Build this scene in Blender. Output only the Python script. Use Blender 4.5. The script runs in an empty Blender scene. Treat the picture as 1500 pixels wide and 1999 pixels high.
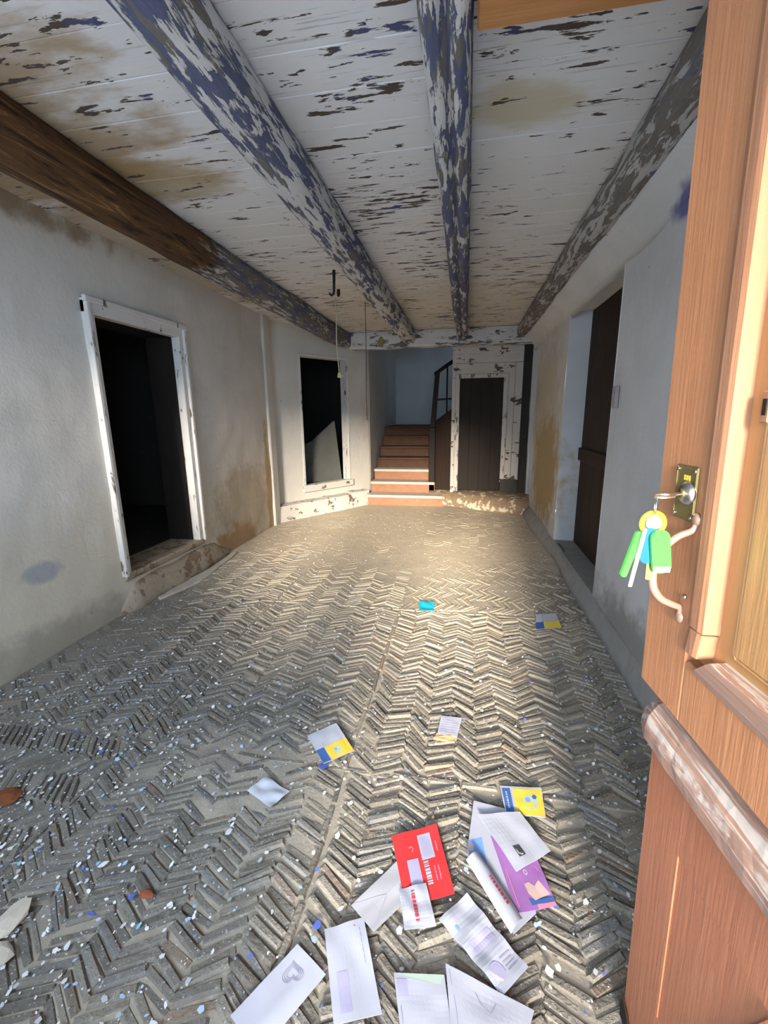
import bpy, bmesh, math, random
from mathutils import Vector, Matrix, noise as mnoise

random.seed(7)
SC = bpy.context.scene
COL = SC.collection

# ------------------------------------------------------------------ camera
cam = bpy.data.cameras.new('camera')
cam_o = bpy.data.objects.new('camera', cam)
COL.objects.link(cam_o)
cam.sensor_fit = 'HORIZONTAL'
cam.sensor_width = 36.0
cam.lens = 850.0 / 1500.0 * 36.0
cam.clip_start = 0.02
_r = Vector((0.98348, 0.18061, -0.01178))
_u = Vector((-0.02801, 0.21617, 0.97595))
_f = Vector((-0.17882, 0.95950, -0.21766))
CAM_POS = Vector((0, 0, 1.4))
cam_o.matrix_world = Matrix(((_r.x, _u.x, -_f.x, CAM_POS.x), (_r.y, _u.y, -_f.y, CAM_POS.y),
                             (_r.z, _u.z, -_f.z, CAM_POS.z), (0, 0, 0, 1)))
SC.camera = cam_o

# ------------------------------------------------------------------ sky, sun, exposure
world = bpy.data.worlds.new('sky')
SC.world = world
world.use_nodes = True
bg = world.node_tree.nodes['Background']
bg.inputs['Color'].default_value = (0.64, 0.80, 1.0, 1)
bg.inputs['Strength'].default_value = 6.5

sun = bpy.data.lights.new('sun', 'SUN')
sun.energy = 10.0
sun.color = (1.0, 0.86, 0.68)
sun.angle = math.radians(15)
sun_o = bpy.data.objects.new('sun', sun)
COL.objects.link(sun_o)
_el, _az = math.radians(14), math.radians(2)
_d = Vector((math.sin(_az) * math.cos(_el) * -1, math.cos(_az) * math.cos(_el), -math.sin(_el)))
sun_o.rotation_euler = _d.to_track_quat('-Z', 'Y').to_euler()

portal = bpy.data.lights.new('doorway_portal', 'AREA')
portal.shape = 'RECTANGLE'
portal.size, portal.size_y = 1.0, 2.35
portal.cycles.is_portal = True
portal_o = bpy.data.objects.new('doorway_portal', portal)
COL.objects.link(portal_o)
portal_o.location = (0.02, -0.5, 1.07)
portal_o.rotation_euler = Vector((0, 1, 0)).to_track_quat('-Z', 'Z').to_euler()
portal2 = bpy.data.lights.new('added_window_portal', 'AREA')  # portal of the added front window, an unseen opening for fill light
portal2.shape = 'RECTANGLE'
portal2.size, portal2.size_y = 1.4, 1.6
portal2.cycles.is_portal = True
portal2_o = bpy.data.objects.new('added_window_portal', portal2)
COL.objects.link(portal2_o)
portal2_o.location = (-1.5, -0.5, 1.5)
portal2_o.rotation_euler = portal_o.rotation_euler

# added area lamp for blue stairwell fill; its upper window is assumed, not built
wl = bpy.data.lights.new('added_stair_fill', 'AREA')
wl.shape = 'RECTANGLE'
wl.size, wl.size_y = 0.7, 0.9
wl.energy = 2.0
wl.color = (0.62, 0.8, 1.0)
wl_o = bpy.data.objects.new('added_stair_fill', wl)
COL.objects.link(wl_o)
wl_o.location = (0.86, 8.9, 3.2)
wl_o.rotation_euler = Vector((-1, 0.25, -0.45)).to_track_quat('-Z', 'Z').to_euler()

vs = SC.view_settings
vs.view_transform = 'Standard'
vs.look = 'None'
vs.gamma = 1.0
vs.use_curve_mapping = False
vs.exposure = 1.28
SC.cycles.max_bounces = 8
SC.cycles.diffuse_bounces = 5
SC.cycles.use_adaptive_sampling = True
SC.cycles.adaptive_threshold = 0.05
SC.cycles.glossy_bounces = 4
SC.cycles.caustics_reflective = False
SC.cycles.caustics_refractive = False


# ------------------------------------------------------------------ material helpers
class NT:
    def __init__(self, name):
        self.m = bpy.data.materials.new(name)
        self.m.use_nodes = True
        self.t = self.m.node_tree
        self.b = self.t.nodes['Principled BSDF']
        self.b.inputs['Specular IOR Level'].default_value = 0.25

    def n(self, typ, **kw):
        nd = self.t.nodes.new(typ)
        for k, v in kw.items():
            setattr(nd, k, v)
        return nd

    def put(self, sock, v):
        if isinstance(v, bpy.types.NodeSocket):
            self.t.links.new(v, sock)
        elif v is not None:
            if isinstance(v, (tuple, list)) and len(v) == 3 and sock.type == 'RGBA':
                v = (*v, 1)
            sock.default_value = v

    def pos(self):
        return self.n('ShaderNodeNewGeometry').outputs['Position']

    def island(self):
        a = self.n('ShaderNodeNewGeometry').outputs['Random Per Island']
        b = self.n('ShaderNodeObjectInfo').outputs['Random']
        return self.math('FRACT', self.math('ADD', a, b))

    def objrand(self):
        return self.n('ShaderNodeObjectInfo').outputs['Random']

    def mapping(self, v, scale=(1, 1, 1), loc=(0, 0, 0), rot=(0, 0, 0)):
        nd = self.n('ShaderNodeMapping')
        self.put(nd.inputs['Vector'], v)
        nd.inputs['Scale'].default_value = scale
        nd.inputs['Location'].default_value = loc
        nd.inputs['Rotation'].default_value = rot
        return nd.outputs['Vector']

    def noise(self, v, scale=5, detail=3, rough=0.55, dist=0.0):
        nd = self.n('ShaderNodeTexNoise')
        self.put(nd.inputs['Vector'], v)
        nd.inputs['Scale'].default_value = scale
        nd.inputs['Detail'].default_value = detail
        nd.inputs['Roughness'].default_value = rough
        nd.inputs['Distortion'].default_value = dist
        return nd.outputs['Fac']

    def voro(self, v, scale=5, rand=1.0):
        nd = self.n('ShaderNodeTexVoronoi')
        self.put(nd.inputs['Vector'], v)
        nd.inputs['Scale'].default_value = scale
        nd.inputs['Randomness'].default_value = rand
        return nd.outputs['Distance'], nd.outputs['Color']

    def step(self, v, a, b):
        nd = self.n('ShaderNodeMapRange', interpolation_type='SMOOTHSTEP')
        self.put(nd.inputs['Value'], v)
        nd.inputs['From Min'].default_value = a
        nd.inputs['From Max'].default_value = b
        return nd.outputs['Result']

    def math(self, op, a, b=None, clamp=False):
        nd = self.n('ShaderNodeMath', operation=op, use_clamp=clamp)
        self.put(nd.inputs[0], a)
        self.put(nd.inputs[1], b)
        return nd.outputs[0]

    def mul(self, *a):
        r = a[0]
        for x in a[1:]:
            r = self.math('MULTIPLY', r, x)
        return r

    def add(self, *a):
        r = a[0]
        for x in a[1:]:
            r = self.math('ADD', r, x)
        return r

    def inv(self, a):
        return self.math('SUBTRACT', 1.0, a)

    def mix(self, f, a, b):
        nd = self.n('ShaderNodeMix', data_type='RGBA')
        self.put(nd.inputs['Factor'], f)
        self.put(nd.inputs['A'], a) if False else self.put(nd.inputs[6], a)
        self.put(nd.inputs[7], b)
        return nd.outputs[2]

    def xyz(self, v):
        nd = self.n('ShaderNodeSeparateXYZ')
        self.put(nd.inputs[0], v)
        return nd.outputs

    def blob(self, p, c, r, nz, k=0.7, soft=0.35):
        """1 inside a ragged ellipsoid patch of radii r around c"""
        q = self.mapping(p, (1 / r[0], 1 / r[1], 1 / r[2]), (-c[0] / r[0], -c[1] / r[1], -c[2] / r[2]))
        ln = self.n('ShaderNodeVectorMath', operation='LENGTH')
        self.put(ln.inputs[0], q)
        d = self.add(ln.outputs['Value'], self.mul(self.math('SUBTRACT', nz, 0.5), k * 2))
        return self.inv(self.step(d, 1 - soft, 1 + soft))

    def bump(self, h, dist=0.004, strength=0.6):
        nd = self.n('ShaderNodeBump')
        self.put(nd.inputs['Height'], h)
        nd.inputs['Distance'].default_value = dist
        nd.inputs['Strength'].default_value = strength
        self.put(self.b.inputs['Normal'], nd.outputs['Normal'])

    def done(self, col, rough=0.8, metal=0.0):
        self.put(self.b.inputs['Base Color'], col)
        self.put(self.b.inputs['Roughness'], rough)
        self.put(self.b.inputs['Metallic'], metal)
        return self.m


def flat(name, col, rough=0.7, metal=0.0, var=0.12, scale=30):
    k = NT(name)
    nz = k.noise(k.pos(), scale, 3)
    d = tuple(max(0, c * (1 - var)) for c in col)
    e = tuple(min(1, c * (1 + var)) for c in col)
    return k.done(k.mix(nz, d, e), rough, metal)


def plaster(name, patches=(), tint=(0.60, 0.585, 0.555), low=(0.56, 0.50, 0.40), low_z=0.75, low_amt=0.6):
    """patches: (centre, radii, colour, strength) ragged stains of the wall itself"""
    k = NT(name)
    p = k.pos()
    big = k.noise(p, 1.3, 4, 0.6)
    mid = k.noise(p, 7, 4, 0.6)
    fine = k.noise(p, 55, 3, 0.6)
    col = k.mix(k.step(big, 0.35, 0.65), tuple(c * 0.9 for c in tint), tint)
    z = k.xyz(p)[2]
    lowm = k.inv(k.step(k.add(z, k.mul(k.math('SUBTRACT', mid, 0.5), 0.9)), low_z * 0.35, low_z * 1.3))
    col = k.mix(k.mul(lowm, low_amt), col, low)
    # scuffs and hairline scratches
    sc = k.step(k.noise(k.mapping(p, (9, 9, 30)), 1.0, 6, 0.7), 0.66, 0.74)
    col = k.mix(k.mul(sc, 0.25), col, (0.42, 0.41, 0.39))
    pit = k.inv(k.step(k.voro(p, 3.2)[0], 0.02, 0.045))
    col = k.mix(k.mul(pit, 0.8), col, (0.12, 0.10, 0.08))
    for c, r, pc, s in patches:
        col = k.mix(k.mul(k.blob(p, c, r, mid), s), col, pc)
    k.bump(k.add(k.mul(mid, 0.8), k.mul(fine, 0.25)), 0.01, 0.5)
    return k.done(col, 0.9)


def boards_paint(name, white=(0.79, 0.795, 0.815), stretch=(5.5, 25, 25), thr=0.60, blue=0.5, stains=()):
    """old white paint flaking off dark boards; stretch gives the grain direction"""
    k = NT(name)
    p = k.pos()
    q = k.mapping(p, stretch)
    rnd = k.objrand()
    n1 = k.noise(q, 1.0, 5, 0.62, 0.25)
    cl = k.noise(p, 1.1, 2, 0.5)
    v = k.add(n1, k.mul(k.math('SUBTRACT', cl, 0.5), 0.26))
    bare = k.step(v, thr, thr + 0.022)
    thin = k.mul(k.step(k.noise(k.mapping(p, tuple(s * (0.55 if s == min(stretch) else 2.6) for s in stretch)), 1.0, 3, 0.6), 0.60, 0.66),
                 k.step(cl, 0.42, 0.62))
    wv = k.noise(p, 2.0, 4)
    base = k.mix(wv, tuple(c * 0.82 for c in white), white)
    base = k.mix(k.mul(rnd, 0.3), base, tuple(c * 0.8 * w for c, w in zip(white, (1, 0.98, 0.93))))
    mid = k.noise(k.mapping(p, (1, 2.2, 2)), 3.0, 5, 0.6)
    for c, r, pc, s in stains:
        base = k.mix(k.mul(k.blob(p, c, r, mid, 0.9, 0.3), s), base, pc)
    under = k.mix(k.step(k.noise(p, 6, 2), 0.5 - 0.2 * (blue - 0.5), 0.62), (0.085, 0.068, 0.055), (0.075, 0.085, 0.17))
    col = k.mix(k.mul(thin, 0.55), base, (0.2, 0.18, 0.17))
    col = k.mix(bare, col, under)
    k.bump(k.add(k.inv(bare), k.mul(n1, 0.3)), 0.004, 0.8)
    return k.done(col, 0.75)


def beam_paint(name, white=0.5, blue=0.7, raw_y=None, along='Y', greyness=0.0):
    k = NT(name)
    p = k.pos()
    st = (30, 5.0, 30) if along == 'Y' else (4, 14, 14)
    q = k.mapping(p, st)
    n1 = k.noise(q, 1.0, 6, 0.68, 0.35)
    cl = k.noise(k.mapping(p, (3, 1.2, 3)), 1.0, 2)
    v = k.add(n1, k.mul(k.math('SUBTRACT', cl, 0.5), 0.35))
    t = 0.5 + (0.5 - white) * 0.34
    wm = k.step(v, t, t + 0.025)
    grain = k.noise(k.mapping(p, (70, 6, 70) if along == 'Y' else (6, 70, 70)), 1.0, 3, 0.6)
    bm = k.step(k.noise(k.mapping(q, (1, 1, 1), (7, 3, 1)), 0.7, 3), 0.62 - 0.3 * blue, 0.68 - 0.3 * blue)
    wood = k.mix(grain, (0.11, 0.10, 0.09), (0.21, 0.195, 0.18))
    bl = k.mix(grain, (0.065, 0.075, 0.15), (0.125, 0.14, 0.22))
    under = k.mix(bm, wood, bl)
    wh = k.mix(k.noise(p, 8, 3), (0.46, 0.455, 0.45), (0.66, 0.665, 0.68))
    if greyness:
        wh = k.mix(greyness, wh, (0.3, 0.295, 0.28))
    col = k.mix(wm, under, wh)
    h = k.add(wm, k.mul(grain, 0.5))
    if raw_y is not None:
        y = k.add(k.xyz(p)[1], k.mul(k.math('SUBTRACT', n1, 0.5), 0.9))
        rm = k.inv(k.step(y, raw_y - 0.12, raw_y + 0.12))
        g2 = k.noise(k.mapping(p, (26, 2.4, 26)), 1.0, 6, 0.7, 0.8)
        br = k.mix(k.step(g2, 0.35, 0.52), (0.015, 0.010, 0.007), (0.10, 0.05, 0.022))
        br = k.mix(k.step(g2, 0.56, 0.68), br, (0.27, 0.15, 0.055))
        col = k.mix(rm, col, br)
        h = k.mix(rm, h, k.mul(g2, 2.5))
    k.bump(h, 0.006, 0.9)
    return k.done(col, 0.75)


def wood_varnish(name, base=(0.50, 0.205, 0.085), light=(0.66, 0.32, 0.14), axis='Z', wear=0.25, rough=0.42, grey=0.0):
    k = NT(name)
    tc = k.n('ShaderNodeTexCoord').outputs['Object']
    st = {'Z': (34, 34, 1.6), 'Y': (34, 1.6, 34), 'X': (1.6, 34, 34)}[axis]
    g = k.noise(k.mapping(tc, st), 1.0, 4, 0.6, 0.5)
    g2 = k.noise(k.mapping(tc, tuple(s * 4 for s in st)), 1.0, 3, 0.6)
    big = k.noise(tc, 3.0, 2)
    col = k.mix(g, base, light)
    col = k.mix(k.mul(g2, 0.28), col, tuple(c * 0.55 for c in base))
    col = k.mix(k.mul(k.step(big, 0.45, 0.7), 0.3), col, tuple(c * 0.75 for c in base))
    w = k.mul(k.step(k.noise(k.mapping(tc, tuple(s * 1.8 for s in st)), 1.0, 5, 0.7), 0.66, 0.72), wear)
    col = k.mix(w, col, (0.72, 0.62, 0.55))
    if grey:
        gm = k.step(k.noise(k.mapping(tc, tuple(s * 1.1 for s in st)), 1.0, 6, 0.72, 0.8), 0.5 - grey * 0.12, 0.56)
        col = k.mix(gm, col, k.mix(g2, (0.40, 0.34, 0.30), (0.62, 0.57, 0.53)))
    k.bump(k.add(g, g2), 0.0015 + 0.004 * grey, 0.5)
    return k.done(col, rough)


def dark_wood(name, c0=(0.02, 0.012, 0.009), c1=(0.05, 0.03, 0.022)):
    k = NT(name)
    p = k.pos()
    g = k.noise(k.mapping(p, (30, 30, 2)), 1.0, 4, 0.6, 0.4)
    k.bump(g, 0.002, 0.5)
    return k.done(k.mix(g, c0, c1), 0.7)


def frame_paint(name, white=(0.66, 0.65, 0.64), thr=0.60, st=(20, 20, 5)):
    k = NT(name)
    p = k.pos()
    n1 = k.noise(k.mapping(p, st), 1.0, 5, 0.65, 0.3)
    bare = k.step(n1, thr, thr + 0.03)
    low = k.inv(k.step(k.xyz(p)[2], 0.2, 1.2))
    col = k.mix(k.noise(p, 4, 3), tuple(c * 0.85 for c in white), white)
    col = k.mix(k.mul(low, 0.35, k.noise(p, 12, 3)), col, (0.42, 0.35, 0.25))
    col = k.mix(bare, col, (0.14, 0.12, 0.09))
    k.bump(k.inv(bare), 0.003, 0.7)
    return k.done(col, 0.6)


def mat_stone():
    k = NT('cobble_stone')
    r = k.island()
    p = k.pos()
    y = k.xyz(p)[1]
    a = k.mix(r, (0.15, 0.135, 0.112), (0.29, 0.262, 0.215))
    hue = k.step(k.math('FRACT', k.mul(r, 7.31)), 0.78, 0.95)
    a = k.mix(k.mul(hue, 0.35), a, (0.24, 0.245, 0.26))
    rust = k.step(k.math('FRACT', k.mul(r, 13.7)), 0.93, 0.97)
    a = k.mix(k.mul(rust, 0.4), a, (0.32, 0.2, 0.13))
    nz = k.noise(p, 45, 4, 0.65)
    a = k.mix(k.mul(k.step(nz, 0.55, 0.72), 0.55), a, (0.48, 0.45, 0.39))
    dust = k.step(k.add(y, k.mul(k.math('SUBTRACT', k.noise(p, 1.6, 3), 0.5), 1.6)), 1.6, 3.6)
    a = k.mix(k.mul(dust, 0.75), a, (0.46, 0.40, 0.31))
    shade_grime = k.blob(p, (-1.9, 1.2, 0), (1.15, 1.5, 1), k.noise(p, 3, 3))  # left floor: grime plus the shade away from the door, put into the colour
    a = k.mix(k.mul(shade_grime, 0.5), a, (0.085, 0.083, 0.08))
    sp = k.step(k.noise(p, 150, 2, 0.5), 0.66, 0.72)
    a = k.mix(k.mul(sp, 0.7), a, (0.62, 0.60, 0.57))
    dk = k.step(k.noise(p, 90, 3, 0.6), 0.62, 0.7)
    a = k.mix(k.mul(dk, 0.6), a, (0.06, 0.055, 0.05))
    k.bump(k.add(nz, k.mul(k.noise(p, 120, 2), 0.5)), 0.006, 0.9)
    return k.done(a, 0.7)


def mat_bed():
    k = NT('sandy_mortar')
    p = k.pos()
    y = k.xyz(p)[1]
    n1 = k.noise(p, 9, 4, 0.6)
    n2 = k.noise(p, 70, 3, 0.6)
    c = k.mix(n1, (0.26, 0.23, 0.185), (0.44, 0.395, 0.32))
    c = k.mix(k.mul(k.step(n2, 0.58, 0.75), 0.5), c, (0.55, 0.5, 0.42))
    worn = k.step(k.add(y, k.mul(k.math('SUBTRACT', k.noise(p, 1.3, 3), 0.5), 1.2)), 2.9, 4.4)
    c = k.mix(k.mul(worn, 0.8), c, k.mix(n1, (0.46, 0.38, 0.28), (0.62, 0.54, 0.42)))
    left = k.blob(p, (-1.9, 1.6, 0), (0.9, 1.4, 1), n1)  # shade on the left floor painted into the mortar
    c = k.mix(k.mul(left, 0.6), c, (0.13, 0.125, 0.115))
    right = k.blob(p, (0.95, 2.3, 0), (0.45, 1.6, 1), n1)  # shade behind the open door leaf painted into the mortar
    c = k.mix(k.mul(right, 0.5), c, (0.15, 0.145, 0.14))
    k.bump(k.add(n1, k.mul(n2, 0.5)), 0.006, 0.8)
    return k.done(c, 0.9)


def mat_flakes():
    k = NT('paint_flakes')
    r = k.island()
    nd = k.n('ShaderNodeValToRGB')
    k.put(nd.inputs[0], r)
    cr = nd.color_ramp
    cr.interpolation = 'CONSTANT'
    cr.elements[0].color = (0.66, 0.67, 0.70, 1)
    cr.elements[1].position = 0.5
    cr.elements[1].color = (0.42, 0.44, 0.46, 1)
    for pos_, c in ((0.68, (0.36, 0.48, 0.68, 1)), (0.80, (0.72, 0.70, 0.64, 1)), (0.88, (0.10, 0.15, 0.46, 1)),
                    (0.93, (0.2, 0.45, 0.55, 1)), (0.96, (0.22, 0.12, 0.07, 1))):
        e = cr.elements.new(pos_)
        e.color = c
    return k.done(nd.outputs[0], 0.7)


def tiles_mat(name, a, b):
    k = NT(name)
    p = k.pos()
    n1 = k.noise(p, 12, 4)
    c = k.mix(n1, a, b)
    k.bump(n1, 0.004, 0.5)
    return k.done(c, 0.75)


CZ = 2.58          # underside of the boards
XL, XR = -2.42, 0.92

M_wall_left = plaster('plaster_left', low=(0.60, 0.535, 0.41), low_amt=0.8, low_z=0.95, patches=[
    ((-2.42, 4.45, 0.45), (0.5, 0.62, 0.42), (0.36, 0.30, 0.23), 0.75),
    ((-2.42, 5.08, 0.55), (0.5, 0.07, 0.75), (0.40, 0.27, 0.12), 0.85),
    ((-2.42, 4.2, 0.05), (0.5, 0.5, 0.2), (0.33, 0.20, 0.10), 0.85),
    ((-2.42, 2.02, 0.52), (0.5, 0.12, 0.06), (0.34, 0.34, 0.36), 0.9),
    ((-2.42, 1.1, 2.55), (0.5, 1.7, 0.10), (0.25, 0.17, 0.09), 0.85),
    ((-2.42, 1.6, 0.05), (0.5, 1.2, 0.16), (0.34, 0.31, 0.25), 0.8)])
M_wall_right = plaster('plaster_right', [
    ((0.92, 5.35, 0.75), (0.5, 0.72, 0.62), (0.34, 0.22, 0.08), 0.9),
    ((0.92, 5.6, 1.3), (0.5, 0.8, 0.9), (0.44, 0.36, 0.22), 0.5),
    ((0.92, 2.3, 2.28), (0.5, 0.16, 0.06), (0.10, 0.10, 0.30), 0.9),
    ((0.92, 2.0, 0.12), (0.5, 1.2, 0.22), (0.24, 0.235, 0.22), 0.8)],
    tint=(0.62, 0.63, 0.645), low=(0.50, 0.51, 0.52), low_z=0.4)
M_wall = plaster('plaster_plain')
M_wall_corner = plaster('plaster_corner', [((-1.52, 6.6, 1.4), (0.09, 0.3, 0.7), (0.50, 0.36, 0.26), 0.5)], low_amt=0.15)
M_shade = plaster('painted_shade_plaster', tint=(0.05, 0.045, 0.042), low=(0.06, 0.05, 0.04))  # near-black tint: darkness of the unlit rooms put into the plaster
M_ceil = boards_paint('flaking_board_paint', stains=[
    ((-2.1, 1.75, 2.58), (0.75, 0.75, 1), (0.33, 0.22, 0.10), 0.8),
    ((-1.6, 2.3, 2.58), (0.35, 0.22, 1), (0.36, 0.26, 0.12), 0.7),
    ((-2.3, 3.3, 2.58), (0.2, 1.3, 1), (0.36, 0.27, 0.16), 0.7),
    ((0.16, 2.08, 2.58), (0.22, 0.13, 1), (0.52, 0.46, 0.28), 0.7),
    ((-0.5, 5.6, 2.58), (1.6, 1.3, 1), (0.46, 0.41, 0.33), 0.5)])
M_part = boards_paint('flaking_partition_paint', white=(0.56, 0.53, 0.50), stretch=(5, 17, 9), thr=0.60, blue=0.1)
M_beamA = beam_paint('beam_rotten_and_painted', 0.42, 0.45, raw_y=3.0, greyness=0.35)
M_beamB = beam_paint('beam_blue_white', 0.56, 0.75)
M_beamC = beam_paint('beam_blue_white_split', 0.46, 0.7)
M_beamD = beam_paint('beam_grey', 0.48, 0.05, greyness=0.55)
M_beamT = beam_paint('beam_cross', 0.62, 0.4, along='X')
M_stone = mat_stone()
M_bed = mat_bed()
M_flake = mat_flakes()
M_frame = frame_paint('white_frame_paint')
M_frame2 = frame_paint('grey_chipped_paint', (0.52, 0.50, 0.48), 0.56)
M_chip = frame_paint('chipped_ledge_paint', (0.62, 0.61, 0.59), 0.57, (9, 9, 12))
M_dkwood = dark_wood('dark_door_wood', (0.008, 0.006, 0.005), (0.022, 0.015, 0.012))
M_darkbase = flat('dark_damp_base', (0.05, 0.05, 0.045), 0.9)
M_brownwood = dark_wood('dark_brown_wood', (0.014, 0.008, 0.006), (0.036, 0.02, 0.014))
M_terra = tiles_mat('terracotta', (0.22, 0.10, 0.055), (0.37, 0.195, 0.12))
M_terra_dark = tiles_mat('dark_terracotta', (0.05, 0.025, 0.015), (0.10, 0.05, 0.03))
M_nosing = tiles_mat('pale_nosing', (0.40, 0.36, 0.31), (0.56, 0.52, 0.46))
def patchy(name, pale=((0.42, 0.36, 0.26), (0.60, 0.54, 0.42)), thr=0.52):
    k = NT(name)
    p = k.pos()
    n1 = k.noise(p, 9, 4, 0.6)
    c = k.mix(k.noise(p, 25, 3), (0.15, 0.10, 0.06), (0.30, 0.22, 0.15))
    c = k.mix(k.step(n1, thr, thr + 0.05), c, k.mix(k.noise(p, 30, 3), *pale))
    k.bump(n1, 0.02, 0.8)
    return k.done(c, 0.9)


M_step = patchy('broken_step')
M_step2 = patchy('earthen_step', ((0.32, 0.25, 0.18), (0.42, 0.35, 0.26)), 0.42)
M_cement = tiles_mat('grey_cement', (0.24, 0.235, 0.225), (0.40, 0.39, 0.37))
M_door = wood_varnish('door_varnish', (0.44, 0.18, 0.085), (0.58, 0.28, 0.14))
M_panel = wood_varnish('door_panel_varnish', (0.50, 0.25, 0.10), (0.60, 0.34, 0.155), wear=0.1)
M_doorred = wood_varnish('lower_leaf_varnish', (0.36, 0.125, 0.065), (0.48, 0.205, 0.11), wear=0.2, rough=0.5)
M_weather = wood_varnish('weathered_rail', (0.30, 0.17, 0.13), (0.42, 0.27, 0.21), axis='Y', wear=0.6, rough=0.8, grey=0.12)
M_mould = wood_varnish('worn_moulding', (0.36, 0.165, 0.09), (0.46, 0.24, 0.14), wear=0.35, rough=0.7)
M_timber = wood_varnish('new_timber', (0.40, 0.17, 0.06), (0.58, 0.29, 0.11), axis='X', wear=0.0)
M_brass = flat('old_brass', (0.30, 0.26, 0.12), 0.38, 0.85)
M_steel = flat('steel', (0.62, 0.62, 0.62), 0.3, 1.0)
M_nickel = flat('tarnished_nickel', (0.42, 0.33, 0.27), 0.4, 0.9)
M_iron = flat('rusty_iron', (0.035, 0.028, 0.024), 0.7, 0.3)
M_handle = flat('coppery_handle', (0.42, 0.27, 0.22), 0.38, 0.55)
M_green = flat('green_plastic', (0.045, 0.42, 0.045), 0.4)
M_blue = flat('blue_plastic', (0.005, 0.09, 0.40), 0.4)
M_yellow = flat('yellow_plastic', (0.55, 0.42, 0.03), 0.4)
M_white = flat('white_plastic', (0.48, 0.48, 0.46), 0.4)
M_paper = flat('white_paper', (0.47, 0.49, 0.575), 0.8, 0, 0.06, 14)
M_paper2 = flat('grey_paper', (0.46, 0.46, 0.50), 0.8, 0, 0.08, 14)
M_film = flat('window_film', (0.43, 0.42, 0.60), 0.35, 0, 0.08, 20)
M_red = flat('red_print', (0.72, 0.045, 0.05), 0.6)
M_redink = flat('red_ink', (0.66, 0.06, 0.08), 0.7)
M_ink = flat('grey_ink', (0.33, 0.33, 0.42), 0.8)
M_black = flat('black_ink', (0.06, 0.06, 0.07), 0.8)
M_purple = flat('purple_print', (0.34, 0.15, 0.42), 0.6)
M_pink = flat('pink_print', (0.72, 0.28, 0.42), 0.6)
M_skin = flat('peach_print', (0.62, 0.44, 0.42), 0.6)
M_navy = flat('navy_print', (0.06, 0.14, 0.40), 0.6)
M_skyblue = flat('sky_print', (0.20, 0.38, 0.75), 0.6)
M_gold = flat('yellow_print', (0.80, 0.60, 0.08), 0.6)
M_mint = flat('pale_green_print', (0.46, 0.58, 0.50), 0.6)
M_orange = flat('orange_print', (0.72, 0.40, 0.22), 0.6)
M_cyan = flat('cyan_plastic', (0.02, 0.48, 0.66), 0.5)
M_tissue = flat('tissue_paper', (0.56, 0.58, 0.64), 0.9, 0, 0.1, 18)
M_cord = flat('cream_cord', (0.56, 0.53, 0.36), 0.6)
M_olive = flat('olive_disc', (0.24, 0.22, 0.07), 0.6)
M_switch = flat('grey_switch', (0.36, 0.33, 0.32), 0.5)
M_chunk = flat('plaster_chip', (0.52, 0.47, 0.39), 0.9)
M_ground = flat('street_paving', (0.55, 0.54, 0.52), 0.9, 0, 0.2, 3)
M_lit_ground = flat('lit_ground_grey', (0.09, 0.094, 0.087), 0.8, 0, 0.2, 6)
M_teal = flat('teal_plastic', (0.02, 0.30, 0.22), 0.4)


# ------------------------------------------------------------------ object helpers
def tag(o, label=None, cat=None, group=None, kind=None):
    if label:
        o['label'] = label
    if cat:
        o['category'] = cat
    if group:
        o['group'] = group
    if kind:
        o['kind'] = kind
    return o


def link(name, me, mat=None, parent=None, smooth=False):
    o = bpy.data.objects.new(name, me)
    COL.objects.link(o)
    if mat and not me.materials:
        me.materials.append(mat)
    if parent:
        o.parent = parent
    if smooth:
        me.polygons.foreach_set('use_smooth', [True] * len(me.polygons))
    return o


def mesh(name, vs_, fs, mat=None, parent=None, smooth=False):
    me = bpy.data.meshes.new(name)
    me.from_pydata([tuple(v) for v in vs_], [], fs)
    me.update()
    return link(name, me, mat, parent, smooth)


def from_bm(name, bm, mat=None, parent=None, smooth=False):
    bmesh.ops.recalc_face_normals(bm, faces=bm.faces)
    me = bpy.data.meshes.new(name)
    bm.to_mesh(me)
    bm.free()
    return link(name, me, mat, parent, smooth)


def empty(name, loc=(0, 0, 0), rz=0.0):
    o = bpy.data.objects.new(name, None)
    COL.objects.link(o)
    o.location = loc
    o.rotation_euler.z = rz
    o.empty_display_size = 0.1
    return o


def bm_box(bm, a, b, bev=0.0, M=None):
    """axis aligned box from a to b, optional bevel, optional transform"""
    x0, y0, z0 = a
    x1, y1, z1 = b
    v = [bm.verts.new(c) for c in ((x0, y0, z0), (x1, y0, z0), (x1, y1, z0), (x0, y1, z0),
                                   (x0, y0, z1), (x1, y0, z1), (x1, y1, z1), (x0, y1, z1))]
    fs = [bm.faces.new([v[i] for i in f]) for f in
          ((0, 3, 2, 1), (4, 5, 6, 7), (0, 1, 5, 4), (1, 2, 6, 5), (2, 3, 7, 6), (3, 0, 4, 7))]
    if bev:
        es = list({e for f in fs for e in f.edges})
        r = bmesh.ops.bevel(bm, geom=es, offset=bev, segments=1, affect='EDGES', profile=0.5)
        v = list({q for f in r['faces'] for q in f.verts} | {q for q in v if q.is_valid})
    if M:
        for q in v:
            q.co = M @ q.co
    return v


def box(name, a, b, mat, parent=None, bev=0.0, M=None, jit=0.0):
    bm = bmesh.new()
    bm_box(bm, a, b, bev, M)
    if jit:
        for q in bm.verts:
            q.co += Vector((random.uniform(-jit, jit), random.uniform(-jit, jit), random.uniform(-jit, jit)))
    return from_bm(name, bm, mat, parent)


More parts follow.
